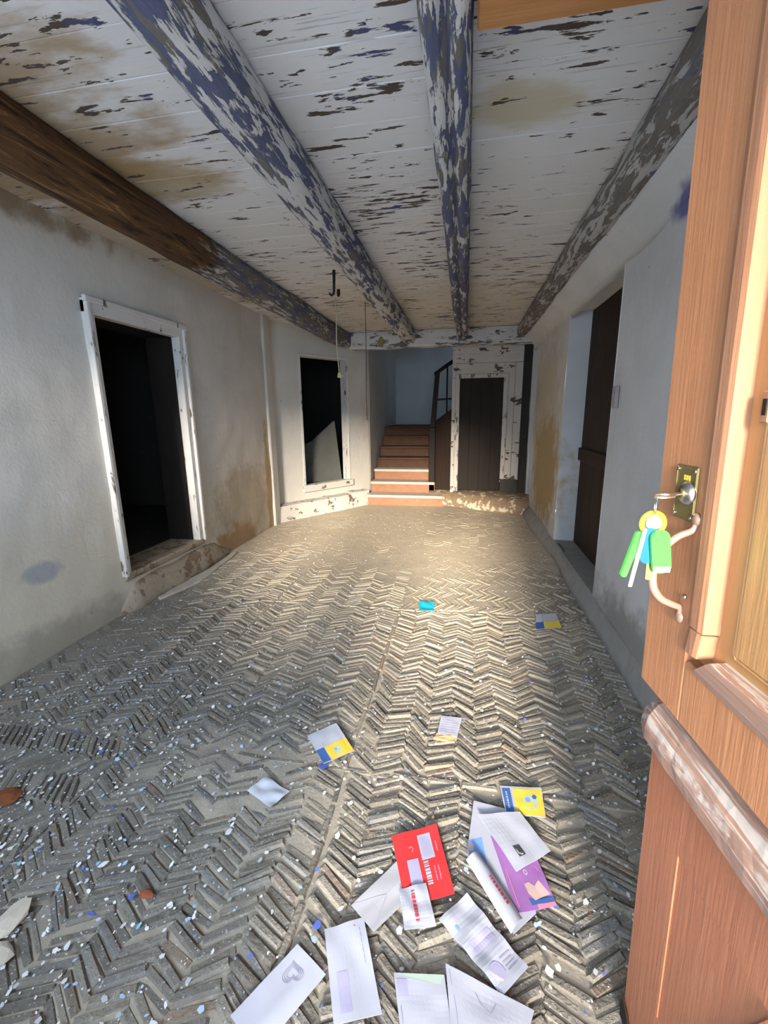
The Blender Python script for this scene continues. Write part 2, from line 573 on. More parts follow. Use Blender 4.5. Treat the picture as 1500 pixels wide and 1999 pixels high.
def bm_tube(bm, pts, rad, seg=8, flatten=None):
    """tube along pts; rad a number or list; flatten=(vec, k) squeezes along vec"""
    pts = [Vector(p) for p in pts]
    rings = []
    ref = Vector((0.13, 0.31, 0.94))
    for i, p in enumerate(pts):
        t = (pts[min(i + 1, len(pts) - 1)] - pts[max(i - 1, 0)]).normalized()
        a = t.cross(ref)
        if a.length < 1e-3:
            a = t.cross(Vector((1, 0, 0)))
        a.normalize()
        b = t.cross(a).normalized()
        r = rad[i] if isinstance(rad, (list, tuple)) else rad
        ring = []
        for j in range(seg):
            th = 2 * math.pi * j / seg
            o = a * math.cos(th) * r + b * math.sin(th) * r
            if flatten:
                o -= flatten[0] * (o.dot(flatten[0])) * (1 - flatten[1])
            ring.append(bm.verts.new(p + o))
        rings.append(ring)
    for i in range(len(rings) - 1):
        for j in range(seg):
            bm.faces.new((rings[i][j], rings[i][(j + 1) % seg], rings[i + 1][(j + 1) % seg], rings[i + 1][j]))
    bm.faces.new(rings[0])
    bm.faces.new(rings[-1])


def tube(name, pts, rad, mat, parent=None, seg=8, flatten=None):
    bm = bmesh.new()
    bm_tube(bm, pts, rad, seg, flatten)
    return from_bm(name, bm, mat, parent, True)


def prism(name, pts, off, mat, parent=None, bev=0.0):
    """planar polygon pts (3D) extruded by vector off"""
    bm = bmesh.new()
    a = [bm.verts.new(p) for p in pts]
    b = [bm.verts.new(Vector(p) + Vector(off)) for p in pts]
    n = len(a)
    bm.faces.new(a)
    bm.faces.new(b[::-1])
    for i in range(n):
        bm.faces.new((a[i], b[i], b[(i + 1) % n], a[(i + 1) % n]))
    if bev:
        bmesh.ops.bevel(bm, geom=list(bm.edges), offset=bev, segments=1, affect='EDGES')
    return from_bm(name, bm, mat, parent)


def lathe(name, prof, centre, mat, parent=None, seg=16):
    bm = bmesh.new()
    rings = []
    for r, z in prof:
        rings.append([bm.verts.new((centre[0] + r * math.cos(2 * math.pi * j / seg), centre[1] + r * math.sin(2 * math.pi * j / seg),
                                    centre[2] + z)) for j in range(seg)])
    for i in range(len(rings) - 1):
        for j in range(seg):
            bm.faces.new((rings[i][j], rings[i][(j + 1) % seg], rings[i + 1][(j + 1) % seg], rings[i + 1][j]))
    bm.faces.new(rings[0])
    bm.faces.new(rings[-1])
    return from_bm(name, bm, mat, parent, True)


def nz(x, y, z=0.0):
    return mnoise.noise(Vector((x, y, z)))


def wall_sheet(name, o, d, length, z0, z1, inward, openings=(), mat=None, amp=0.008, cell=0.07, reveal=0.0, parent=None):
    """uneven plastered wall: grid in (s,z) with holes; reveals turn outwards around the holes"""
    o, d, inward = Vector((*o, 0)), Vector((*d, 0)).normalized(), Vector((*inward, 0)).normalized()

    def cuts(a, b, extra):
        c = {a, b, *[e for e in extra if a < e < b]}
        c = sorted(c)
        r = []
        for i in range(len(c) - 1):
            n = max(1, round((c[i + 1] - c[i]) / cell))
            r += [c[i] + (c[i + 1] - c[i]) * j / n for j in range(n)]
        return r + [b]
    S = cuts(0, length, [v for q in openings for v in q[:2]])
    Z = cuts(z0, z1, [v for q in openings for v in q[2:4]])
    bm = bmesh.new()
    g = {}

    def V(i, j):
        if (i, j) not in g:
            p = o + d * S[i] + Vector((0, 0, Z[j]))
            g[i, j] = bm.verts.new(p + inward * amp * (nz(p.x * 1.7 + p.y * 1.7, p.z * 1.7, 3) + 0.5 * nz(p.x * 5 + p.y * 5, p.z * 5, 9)))
        return g[i, j]
    for i in range(len(S) - 1):
        for j in range(len(Z) - 1):
            sm, zm = (S[i] + S[i + 1]) / 2, (Z[j] + Z[j + 1]) / 2
            if any(q[0] < sm < q[1] and q[2] < zm < q[3] for q in openings):
                continue
            bm.faces.new((V(i, j), V(i + 1, j), V(i + 1, j + 1), V(i, j + 1)))
    if reveal:
        for q in openings:
            c = [(q[0], q[2]), (q[1], q[2]), (q[1], q[3]), (q[0], q[3])]
            P = [o + d * s + Vector((0, 0, z)) + inward * 0.002 for s, z in c]
            for a in range(4):
                A, B = P[a], P[(a + 1) % 4]
                vs_ = [bm.verts.new(t) for t in (A, B, B - inward * reveal, A - inward * reveal)]
                bm.faces.new(vs_)
    ob = from_bm(name, bm, mat, parent, False)
    return ob


def log(name, x, z, hw, hh, y0, y1, mat, seed, label, power=3.0, groove=0.0, step=0.07, taper=0.0, sag=0.0, group=None):
    """hewn roof timber running along Y"""
    bm = bmesh.new()
    seg = 28
    rings = []
    n = int((y1 - y0) / step)
    for i in range(n + 1):
        y = y0 + (y1 - y0) * i / n
        cx = x + 0.012 * nz(y * 0.7, seed) + taper * i / n
        cz = z + 0.008 * nz(y * 0.6, seed + 5) + sag * i / n
        ring = []
        for j in range(seg):
            th = 2 * math.pi * j / seg
            c, s = math.cos(th), math.sin(th)
            k = (abs(c) ** power + abs(s) ** power) ** (-1 / power)
            k *= 1 + 0.07 * nz(c * 1.5 + seed, s * 1.5, y * 0.9) + 0.05 * nz(c * 3 + seed, s * 3, y * 4.0)
            px, pz = cx + hw * k * c, cz + hh * k * s
            if groove and s < 0:
                g = math.exp(-((px - cx - 0.012 * nz(y * 1.3, seed + 2)) / 0.014) ** 2)
                pz += groove * g
            ring.append(bm.verts.new((px, y, pz)))
        rings.append(ring)
    for i in range(n):
        for j in range(seg):
            bm.faces.new((rings[i][j], rings[i][(j + 1) % seg], rings[i + 1][(j + 1) % seg], rings[i + 1][j]))
    bm.faces.new(rings[0])
    bm.faces.new(rings[-1])
    return tag(from_bm(name, bm, mat, None, True), label, 'beam', group)


# ================================================================== THE ROOM SHELL
# ---- floor: sandy bed with cobbles set in it
def bed_z(x, y):
    w = min(1, max(0, (y - 2.75 + 0.7 * nz(x * 0.9, y * 0.9, 2)) / 1.5))
    edge = min(1, max(0, (-1.75 - x) / 0.4)) * min(1, max(0, (y - 1.2) / 0.8))
    base = -0.006 + 0.003 * nz(x * 5, y * 5, 1)
    cover = 0.0055 + 0.004 * nz(x * 3, y * 3, 4)
    k = max(w, edge * 0.85, max(0, min(1, (nz(x * 1.1, y * 1.1, 8) - 0.22) * 4)) * 0.75)
    return base * (1 - k) + cover * k


gx = [-2.6 + 0.05 * i for i in range(74)]
gy = [-0.05 + 0.05 * i for i in range(142)]
vs_ = [(x, y, bed_z(x, y)) for y in gy for x in gx]
W = len(gx)
fs_ = [(j * W + i, j * W + i + 1, (j + 1) * W + i + 1, (j + 1) * W + i) for j in range(len(gy) - 1) for i in range(W - 1)]
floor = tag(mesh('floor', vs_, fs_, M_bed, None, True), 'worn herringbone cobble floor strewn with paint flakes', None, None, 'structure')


def stone_shape(L, Wd, H, rnd):
    """chamfered stone, base at z=-0.03; returns verts, faces (16 triangles or so)"""
    def ring(l, w, z, j):
        return [(sx * l / 2 + rnd.uniform(-j, j), sy * w / 2 + rnd.uniform(-j, j), z + rnd.uniform(-j, j) * 0.5)
                for sx, sy in ((-1, -1), (0, -1), (1, -1), (1, 1), (0, 1), (-1, 1))]
    v = ring(L, Wd, -0.03, 0) + ring(L, Wd, H - 0.009, 0.0015) + ring(L * 0.92, Wd * 0.55, H, 0.0018)
    f = []
    for b in (0, 6):
        for i in range(6):
            f.append((b + i, b + (i + 1) % 6, b + 6 + (i + 1) % 6, b + 6 + i))
    f += [(12, 13, 16, 17), (13, 14, 15, 16)]
    return v, f


stones = []     # x, y, angle, length, width, height
rs = random.Random(11)
PX = [-2.42, -1.42, -0.44, 0.90]
PY = [0.12, 1.44, 2.95, 4.5, 6.3]
for a in range(3):
    for b in range(4):
        x0, x1, y0, y1 = PX[a], PX[a + 1], PY[b], PY[b + 1]
        along_y = not ((a == 0 and b == 0) or (a + b) % 5 == 4)
        cw = rs.uniform(0.098, 0.112)
        tilt = math.radians(rs.uniform(27, 36))
        U, Vv = (x1 - x0, y1 - y0) if along_y else (y1 - y0, x1 - x0)
        ncol = max(1, round((U - 0.03) / cw))
        cw = (U - 0.03) / ncol
        for c in range(ncol):
            t = -0.04
            sgn = 1 if c % 2 else -1
            while t < Vv + 0.04:
                wd = rs.uniform(0.019, 0.033)
                pitch = wd / math.cos(tilt) + 0.0015
                t += pitch / 2
                u = 0.02 + cw * (c + 0.5)
                px, py = (x0 + u, y0 + t) if along_y else (x0 + t, y0 + u)
                t += pitch / 2
                if rs.random() < 0.02:
                    continue
                px += 0.02 * nz(px * 2.2, py * 2.2, 21) + rs.uniform(-0.004, 0.004)
                py += 0.014 * nz(px * 2.2, py * 2.2, 27)
                if not (x0 + 0.02 < px < x1 - 0.02 and y0 + 0.02 < py < y1 - 0.02):
                    continue
                ang = (sgn * tilt if along_y else math.pi / 2 + sgn * tilt) + rs.uniform(-0.09, 0.09) + 0.48 * nz(px * 1.5, py * 1.5, 31)
                stones.append((px, py, ang, cw / math.cos(tilt) * rs.uniform(0.94, 1.12), wd * rs.uniform(0.9, 1.02), rs.uniform(-0.004, 0.008)))
for bx in PX[1:3]:                                     # straight border courses between the panels
    y = 0.15
    while y < 6.2:
        l = rs.uniform(0.11, 0.2)
        stones.append((bx + 0.01 * nz(y, bx), y + l / 2, math.pi / 2 + rs.uniform(-0.05, 0.05), l - 0.008, rs.uniform(0.022, 0.03), rs.uniform(-0.001, 0.004)))
        y += l
for by in PY[1:4]:
    x = -2.35
    while x < 0.8:
        l = rs.uniform(0.11, 0.2)
        stones.append((x + l / 2, by + 0.012 * nz(x * 2, by), rs.uniform(-0.06, 0.06), l - 0.008, rs.uniform(0.022, 0.03), rs.uniform(-0.001, 0.004)))
        x += l


def in_view(p, m=0.0):
    d = Vector(p) - CAM_POS
    zc = d.dot(_f)
    if zc <= 0.1:
        return False
    X, Y = 850 * d.dot(_r) / zc, 850 * d.dot(_u) / zc
    return abs(X) < 750 + m and abs(Y) < 1000 + m


order = sorted(range(len(stones)), key=lambda i: (not in_view((stones[i][0], stones[i][1], 0)), (Vector((stones[i][0], stones[i][1], 0)) - CAM_POS).length
                                                  - 12 * stones[i][3] * stones[i][4] * 8))
near = set(order[:300])
variants = []
for k in range(10):
    v, f = stone_shape(1.0 * 0.12, 0.03, 0.004, random.Random(50 + k))
    me = bpy.data.meshes.new('paving_stone')
    me.from_pydata(v, [], f)
    me.materials.append(M_stone)
    variants.append(me)
av, af = [], []
for i, (x, y, ang, L, wd, h) in enumerate(stones):
    if i in near:
        so = bpy.data.objects.new('paving_stone', variants[i % 10])
        COL.objects.link(so)
        so.parent = floor
        so.location = (x, y, h - 0.004)
        so.rotation_euler = (rs.uniform(-0.05, 0.05), rs.uniform(-0.03, 0.03), ang)
        so.scale = (L / 0.12, wd / 0.03, 1)
    else:
        v, f = stone_shape(L, wd, h, rs)
        c, s = math.cos(ang), math.sin(ang)
        n0 = len(av)
        av += [(x + c * q[0] - s * q[1], y + s * q[0] + c * q[1], q[2]) for q in v]
        af += [tuple(n0 + t for t in q) for q in f]
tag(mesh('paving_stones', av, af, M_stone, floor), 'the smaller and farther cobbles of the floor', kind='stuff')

# ---- ceiling of boards running across the beams
ceiling = tag(box('ceiling', (-2.75, -0.4, CZ + 0.02), (1.05, 6.97, CZ + 0.06), M_brownwood), 'old board ceiling with flaking white paint over dark wood', kind='structure')
y = -0.1
rs = random.Random(3)
while y < 6.95:
    w = rs.uniform(0.16, 0.23)
    dz = rs.uniform(-0.0012, 0.0012)
    bm = bmesh.new()
    n = 16
    y1 = min(y + w - 0.004, 6.96)
    rows = []
    for i in range(n + 1):
        x = -2.72 + 3.74 * i / n
        zz = CZ + dz + 0.004 * nz(x * 0.8, y * 0.4)
        rows.append([bm.verts.new((x, a, zz + b)) for a, b in ((y, 0.002), (y + 0.002, 0), (y1 - 0.002, 0), (y1, 0.002), (y1, 0.022), (y, 0.022))])
    for i in range(n):
        for j in range(6):
            bm.faces.new((rows[i][j], rows[i][(j + 1) % 6], rows[i + 1][(j + 1) % 6], rows[i + 1][j]))
    bm.faces.new(rows[0])
    bm.faces.new(rows[-1])
    from_bm('plank', bm, M_ceil, ceiling)
    y += w

# ---- walls
wl_left = tag(wall_sheet('wall_left', (XL, -0.1), (0, 1), 5.44, -0.03, CZ + 0.02, (1, 0), [(2.72, 3.66, 0.27, 2.10)], M_wall_left, 0.012, reveal=0.04),
              'stained pale plaster wall on the left', kind='structure')
wl_right = tag(wall_sheet('wall_right', (XR, -0.1), (0, 1), 6.95, -0.03, CZ + 0.02, (-1, 0), [(3.2, 4.63, 0.12, 2.3), (6.5, 6.86, 0.2, 2.3)], M_wall_right, 0.01, reveal=0.2),
               'grey white plaster wall on the right with ochre damp stain', kind='structure')
DA, DB = Vector((-2.42, 5.30)), Vector((-1.49, 6.68))
Dd = (DB - DA).normalized()
Dn = Vector((Dd.y, -Dd.x))
A2 = DA - Dn * 0.16
wl_c = tag(wall_sheet('wall_corner', A2 - Dd * 0.12, Dd, 1.99, -0.03, CZ + 0.02, Dn, [(0.69, 1.54, 0.42, 2.22)], M_wall_corner, 0.008, reveal=0.14),
           'slanting plaster wall with a tall dark opening', kind='structure')
# upright of plaster at the end of the left wall
box('trim_1', (-2.62, 5.16, -0.02), (-2.395, 5.335, CZ + 0.01), M_wall_corner, None, 0.012)
tag(bpy.data.objects['trim_1'], 'plaster corner upright at the end of the left wall', kind='structure')
# wall continuing back beside the stairs
st_corner = A2 + Dd * 1.85
tag(wall_sheet('wall_stair_left', (st_corner.x, st_corner.y - 0.03), (0, 1), 2.9, -0.03, 4.2, (1, 0), [], M_wall, 0.01, 0.12), 'plaster wall rising beside the stairs', kind='structure')
tag(wall_sheet('wall_stair_back', (-1.7, 9.72), (1, 0), 2.8, -0.03, 4.2, (0, -1), [], plaster('stairwell_plaster', tint=(0.56, 0.60, 0.62), low=(0.4, 0.42, 0.42)), 0.008, 0.14), 'pale wall behind the stair landing', kind='structure')
tag(mesh('wall_stair_right', [(0.98, 6.9, -0.03), (0.98, 9.8, -0.03), (0.98, 9.8, 4.2), (0.98, 6.9, 4.2), (0.79, 6.93, -0.03), (1.0, 6.93, -0.03), (1.0, 6.93, 2.6), (0.79, 6.93, 2.6)], [(0, 1, 2, 3), (4, 5, 6, 7)], M_shade), 'far wall of the stairwell with shade put into its colour, and an added blackout sheet', kind='structure')  # second quad: dark sheet added to black out the strip beside the partition
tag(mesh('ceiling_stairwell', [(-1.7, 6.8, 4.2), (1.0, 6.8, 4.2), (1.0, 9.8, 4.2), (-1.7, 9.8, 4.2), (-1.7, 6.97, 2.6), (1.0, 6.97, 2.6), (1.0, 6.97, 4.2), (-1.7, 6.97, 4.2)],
         [(0, 1, 2, 3), (4, 5, 6, 7)], M_shade), 'ceiling above the stairs with shade put into its colour', kind='structure')


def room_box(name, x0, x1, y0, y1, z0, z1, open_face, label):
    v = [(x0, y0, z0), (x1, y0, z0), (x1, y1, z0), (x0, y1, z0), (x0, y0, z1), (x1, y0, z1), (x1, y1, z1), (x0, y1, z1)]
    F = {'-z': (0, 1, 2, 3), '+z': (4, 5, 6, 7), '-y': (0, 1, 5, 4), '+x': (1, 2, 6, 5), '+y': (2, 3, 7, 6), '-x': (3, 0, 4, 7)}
    return tag(mesh(name, v, [F[k] for k in F if k != open_face], M_shade), label, kind='structure')


room_box('wall_left_room', -4.9, -2.432, 1.3, 5.05, 0.26, 2.6, '+x', 'unlit room behind the left doorway, its shade put into the colour')
room_box('wall_right_passage', 0.95, 2.2, 6.2, 7.2, 0.18, 2.6, '-x', 'unlit passage behind the far right opening, its shade put into the colour')
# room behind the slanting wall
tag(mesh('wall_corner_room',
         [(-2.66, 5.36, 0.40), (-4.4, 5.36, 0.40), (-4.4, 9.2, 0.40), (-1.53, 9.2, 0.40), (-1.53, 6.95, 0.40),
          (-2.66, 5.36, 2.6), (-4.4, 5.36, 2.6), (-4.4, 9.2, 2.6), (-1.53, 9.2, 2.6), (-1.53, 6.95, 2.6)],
         [(0, 1, 2, 3, 4), (5, 6, 7, 8, 9), (0, 1, 6, 5), (1, 2, 7, 6), (2, 3, 8, 7), (3, 4, 9, 8)], M_shade), 'unlit room behind the slanting wall, its shade put into the colour', kind='structure')

# front wall around the entrance, behind and above the camera; left window added for fill light
fw = bmesh.new()
for a, b in (((-2.7, -0.5, -0.2), (-2.2, -0.03, 2.9)), ((-2.2, -0.5, -0.2), (-0.8, -0.03, 0.7)), ((-2.2, -0.5, 2.3), (-0.8, -0.03, 2.9)), ((-0.8, -0.5, -0.2), (-0.46, -0.03, 2.9)), ((0.53, -0.5, -0.2), (1.1, -0.03, 2.9)), ((-0.46, -0.5, 2.24), (0.53, -0.03, 2.9))):
    bm_box(fw, a, b)
tag(from_bm('wall_front', fw, M_wall), 'front wall around the entrance doorway, with an added fill-light window', kind='structure')
tag(box('ground', (-14, -16, -0.3), (14, -0.02, -0.06), M_ground), 'paved street outside the entrance', kind='structure')

tag(box('added_eave', (-0.8, -2.1, 2.5), (1.6, -0.5, 2.62), M_timber, None, 0.01), 'unseen eave board added over the entrance to cut the high sky', kind='structure')  # unseen eave, added to dim the sky light near the door
_ws = bmesh.new()  # unseen wall, added to keep sun off the near floor and window
bm_box(_ws, (-1.15, -3.7, -0.1), (14, -3.4, 1.28))
bm_box(_ws, (-14, -3.7, -0.1), (-1.15, -3.4, 2.45))
tag(from_bm('added_street_wall', _ws, M_ground), 'unseen wall added across the street to block the low sun', kind='structure')
tag(mesh('floor_stairwell', [(-4.6, 6.9, -0.05), (2.4, 6.9, -0.05), (2.4, 9.9, -0.05), (-4.6, 9.9, -0.05)], [(0, 1, 2, 3)], M_shade), 'unlit ground under the stairs, its shade put into the colour', kind='structure')
# cement fillet at the foot of the right wall, broken by the door sill
bm = bmesh.new()
rows = []
for i in range(60):
    yy = 0.05 + 6.2 * i / 59
    xw = 0.865 + 0.02 * nz(yy * 1.3, 4) - 0.05 * min(1, max(0, (yy - 4.3) / 1.2))
    hz = 0.13 + 0.012 * nz(yy * 2, 7)
    rows.append([bm.verts.new(c) for c in ((xw, yy, -0.012), (xw + 0.012, yy, 0.035 + 0.01 * nz(yy * 4, 2)), (0.905, yy, hz), (0.95, yy, hz), (0.95, yy, -0.012))])
for i in range(59):
    for j in range(5):
        bm.faces.new((rows[i][j], rows[i][(j + 1) % 5], rows[i + 1][(j + 1) % 5], rows[i + 1][j]))
bm.faces.new(rows[0])
bm.faces.new(rows[-1])
tag(from_bm('baseboard_right', bm, M_cement, None, True), 'grey cement fillet along the foot of the right wall', kind='structure')
# white plaster cove between the wall and the beam over it
bm = bmesh.new()
rows = []
for i in range(50):
    yy = 0.0 + 6.7 * i / 49
    rows.append([bm.verts.new(c) for c in ((0.735 + 0.008 * nz(yy * 3, 1), yy, 2.425 + 0.01 * nz(yy * 3, 6)), (0.83, yy, 2.40), (0.9, yy, 2.33 + 0.01 * nz(yy, 3)), (0.93, yy, 2.24),
                                           (0.93, yy, 2.46))])
for i in range(49):
    for j in range(5):
        bm.faces.new((rows[i][j], rows[i][(j + 1) % 5], rows[i + 1][(j + 1) % 5], rows[i + 1][j]))
tag(from_bm('trim_2', bm, M_wall_right, None, True), 'white plaster cove under the right wall beam', kind='structure')
# low crumbled base on the left wall under the door sill
bm = bmesh.new()
rows = []
for i in range(40):
    yy = 2.50 + 1.6 * i / 39
    e = min(1, i / 4, (39 - i) / 8)
    pr = (0.055 + 0.03 * nz(yy * 3, 5)) * e
    rows.append([bm.verts.new(c) for c in ((XL + pr + 0.02, yy, -0.01), (XL + pr, yy, (0.05 + 0.02 * nz(yy * 4, 2)) * e), (XL + pr * 0.6, yy, (0.16 + 0.05 * nz(yy * 3, 9)) * e),
                                           (XL - 0.03, yy, 0.24 * e), (XL - 0.03, yy, -0.01))])
for i in range(39):
    for j in range(5):
        bm.faces.new((rows[i][j], rows[i][(j + 1) % 5], rows[i + 1][(j + 1) % 5], rows[i + 1][j]))
bm.faces.new(rows[0])
bm.faces.new(rows[-1])
tag(from_bm('baseboard_left', bm, M_step2, None, True), 'crumbled earthen step under the left doorway', kind='structure')

cs = [(-2.355, 2.83), (-2.315, 2.81), (-2.27, 2.98), (-2.225, 3.2), (-2.235, 3.4), (-2.27, 3.62), (-2.285, 3.85), (-2.33, 4.05), (-2.36, 3.98), (-2.335, 3.7), (-2.32, 3.5), (-2.345, 3.2)]
cso = prism('cement_patch', [(x, y, -0.005) for x, y in cs], (0, 0, 0.024), flat('pale_cement', (0.55, 0.50, 0.43), 0.9, 0, 0.25, 18), None, 0.006)
tag(cso, 'pale crumbled cement strip on the floor below the left doorway', 'cement')

# ================================================================== BEAMS
log('ceiling_beam', -1.80, 2.475, 0.105, 0.115, -0.05, 6.66, M_beamA, 2.3, 'leftmost ceiling beam, rotten bare brown wood towards the front', 3.0, step=0.06)
log('ceiling_beam', -0.83, 2.49, 0.092, 0.10, -0.05, 6.64, M_beamB, 9.1, 'blue and white peeling ceiling beam above the hanging cord', 3.2, step=0.06)
log('ceiling_beam', -0.08, 2.49, 0.074, 0.10, -0.05, 6.64, M_beamC, 15.7, 'split blue peeling ceiling beam in the middle of the room', 3.6, groove=0.035, step=0.06)
log('ceiling_beam', 0.745, 2.505, 0.085, 0.09, -0.05, 6.64, M_beamD, 23.9, 'grey ceiling beam running along the top of the right wall', 2.6, step=0.06)
bm = bmesh.new()
rings = []
for i in range(40):
    x = -1.72 + 2.66 * i / 39
    k = nz(x * 2, 3) * 0.012
    yf = 6.60 + 0.006 * nz(x * 3, 8)
    rings.append([bm.verts.new(c) for c in ((x, yf, 2.345 + 0.015 * i / 39 + k), (x, yf - 0.012, 2.37 + k), (x, yf - 0.008, 2.53), (x, yf, 2.575), (x, 6.72, 2.575), (x, 6.72, 2.345 + k))])
for i in range(39):
    for j in range(6):
        bm.faces.new((rings[i][j], rings[i][(j + 1) % 6], rings[i + 1][(j + 1) % 6], rings[i + 1][j]))
bm.faces.new(rings[0])
bm.faces.new(rings[-1])
tag(from_bm('cross_beam', bm, M_beamT), 'flaking white cross beam above the foot of the stairs', 'beam')
tag(box('timber', (0.0, 1.16, 2.425), (0.66, 1.485, CZ - 0.004), M_timber, None, 0.006), 'new orange timber fixed under the ceiling near the entrance', 'timber')

# ================================================================== LEFT DOORWAY FRAME
d1 = empty('door_1', (XL, 3.1, 0.27))
tag(d1, 'white painted door frame of the left doorway', kind='structure')


def place(o, parent):
    """parent keeping world placement (parents here are unrotated)"""
    o.parent = parent
    o.location = -Vector(parent.location)
    return o


fy0, fy1 = 2.66, 3.52
for (a, b) in ((fy0 - 0.075, fy0), (fy1, fy1 + 0.085)):
    j = place(box('jamb', (XL - 0.05, a, 0.27), (XL + 0.022, b, 2.14), M_frame, None, 0.006), d1)
    bd = box('bead', (XL + 0.015, a + (0.0 if a < 3 else 0.055), 0.27), (XL + 0.042, a + (0.03 if a < 3 else 0.085), 2.165), M_frame, None, 0.005)
    bd.parent = j
place(box('head', (XL - 0.05, fy0 - 0.075, 2.06), (XL + 0.023, fy1 + 0.085, 2.15), M_frame, None, 0.006), d1)
place(box('head_bead', (XL + 0.015, fy0 - 0.085, 2.125), (XL + 0.045, fy1 + 0.1, 2.165), M_frame, None, 0.005), d1)
for a, b in ((fy0 - 0.06, fy0 - 0.004), (fy1 + 0.004, fy1 + 0.06)):
    place(box('lining', (XL - 0.30, a, 0.27), (XL - 0.05, b, 2.1), M_dkwood, None, 0.003), d1)
place(box('head_lining', (XL - 0.30, fy0 - 0.06, 2.064), (XL - 0.05, fy1 + 0.06, 2.12), M_dkwood, None, 0.003), d1)
place(box('threshold', (XL - 0.3, fy0 - 0.07, 0.235), (XL + 0.03, fy1 + 0.08, 0.285), M_step2, None, 0.012, None, 0.004), d1)

# ---- right doorway: deep dark door in the reveal
d2 = empty('door_2', (XR + 0.2, 3.8, 0.12))
tag(d2, 'dark plank door set deep in the right wall', kind='structure')
for k in range(6):
    ya = 3.08 + 0.245 * k
    place(box('plank', (XR + 0.19, ya + 0.002, 0.12), (XR + 0.225, ya + 0.243, 2.32), M_brownwood, None, 0.004), d2)
place(box('rail', (XR + 0.165, 3.1, 0.95), (XR + 0.19, 4.55, 1.07), M_brownwood, None, 0.006), d2)
tag(box('trim_3', (XR - 0.015, 3.06, 0.05), (XR + 0.2, 4.56, 0.135), M_cement, None, 0.012, None, 0.005), 'worn cement sill of the right doorway', kind='structure')

# ---- partition under the upper flight with its small dark door
pb = empty('wall_back', (0.3, 6.85, 0.2))
tag(pb, 'flaking white board partition under the stairs', kind='structure')
PYF = 6.85
place(box('board', (-0.215, PYF, 0.2), (-0.165, PYF + 0.04, 2.36), M_part, None, 0.004), pb)
place(box('header_board', (-0.215, PYF - 0.004, 2.13), (0.80, PYF + 0.036, 2.37), M_part, None, 0.004), pb)
place(box('header_board', (-0.165, PYF, 1.95), (0.66, PYF + 0.04, 2.126), M_part, None, 0.004), pb)
place(box('board', (0.60, PYF + 0.002, 0.42), (0.69, PYF + 0.04, 2.126), M_part, None, 0.004), pb)
place(box('board', (0.694, PYF, 0.40), (0.80, PYF + 0.04, 2.126), M_part, None, 0.004), pb)
place(box('cornice', (-0.22, PYF - 0.03, 2.335), (0.80, PYF + 0.036, 2.365), M_part, None, 0.006), pb)
place(box('cement_base', (0.55, PYF - 0.006, 0.2), (0.80, PYF + 0.04, 0.42), M_darkbase, None, 0.01, None, 0.01), pb)
d3 = empty('door_3', (0.2, 6.87, 0.2))
tag(d3, 'small dark door in a pale frame beside the stairs', kind='structure')
place(box('jamb', (-0.165, PYF - 0.02, 0.22), (-0.10, PYF + 0.05, 1.95), M_frame2, None, 0.006), d3)
place(box('jamb', (0.535, PYF - 0.02, 0.42), (0.60, PYF + 0.05, 1.95), M_frame2, None, 0.006), d3)
place(box('head', (-0.165, PYF - 0.022, 1.915), (0.60, PYF + 0.05, 1.975), M_frame2, None, 0.006), d3)
for k in range(4):
    a = -0.10 + 0.159 * k
    place(box('plank', (a, PYF + 0.03, 0.23), (a + 0.1588, PYF + 0.06, 1.92), M_dkwood, None, 0.003), d3)
# raised broken step in front of the partition
stp = [(-0.55, 6.72), (-0.2, 6.70), (0.1, 6.55), (0.42, 6.36), (0.7, 6.27), (0.94, 6.22), (0.94, 6.9), (-0.55, 6.9)]
bm = bmesh.new()
N_ = 60
front = []
for i in range(N_ + 1):
    t = i / N_ * 5
    k = min(4, int(t))
    p = Vector(stp[k]).lerp(Vector(stp[k + 1]), t - k)
    front.append(p)
rows = []
for i, p in enumerate(front):
    r1 = 0.025 * nz(p.x * 7, 3)
    h = 0.17 + 0.035 * nz(p.x * 5, 11)
    rows.append([bm.verts.new(c) for c in ((p.x, p.y - 0.01 + r1, -0.02), (p.x, p.y + 0.02 + r1 * 1.5, h * 0.55 + 0.03 * nz(p.x * 9, 5)), (p.x, p.y + 0.07 + r1, h), (p.x, p.y + 0.16, 0.205), (p.x, 7.0, 0.21))])
for i in range(N_):
    for j in range(4):
        bm.faces.new((rows[i][j], rows[i][j + 1], rows[i + 1][j + 1], rows[i + 1][j]))
tag(from_bm('trim_4', bm, M_step, None, True), 'crumbling stone step below the small dark door', kind='structure')

# ---- ledge under the slanting opening
def dpt(t, off, z):
    p = DA + Dd * t + Dn * off
    return Vector((p.x, p.y, z))


bm = bmesh.new()
rows = []
for i in range(41):
    t = -0.02 + 1.70 * i / 40
    w_ = 0.012 * nz(t * 5, 4)
    h = 0.215 + 0.012 * nz(t * 6, 9) + (0.02 if t > 1.3 else 0)
    rows.append([bm.verts.new(c) for c in (dpt(t, 0.02 + w_, -0.02), dpt(t, 0.005 + w_, h * 0.6), dpt(t, -0.012 + w_, h), dpt(t, -0.17, h + 0.01), dpt(t, -0.17, -0.02))])
for i in range(40):
    for j in range(5):
        bm.faces.new((rows[i][j], rows[i][(j + 1) % 5], rows[i + 1][(j + 1) % 5], rows[i + 1][j]))
bm.faces.new(rows[0])
bm.faces.new(rows[-1])
tag(from_bm('trim_5', bm, M_chip), 'chipped white ledge at the foot of the slanting wall', kind='structure')
prism('trim_6', [dpt(0.52, -0.16, 0.33), dpt(1.46, -0.16, 0.33), dpt(1.46, -0.16, 0.43), dpt(0.52, -0.16, 0.43)], Vector((Dn.x, Dn.y, 0)) * 0.045, M_chip, None, 0.008)
tag(bpy.data.objects['trim_6'], 'chipped sill of the slanting opening', kind='structure')
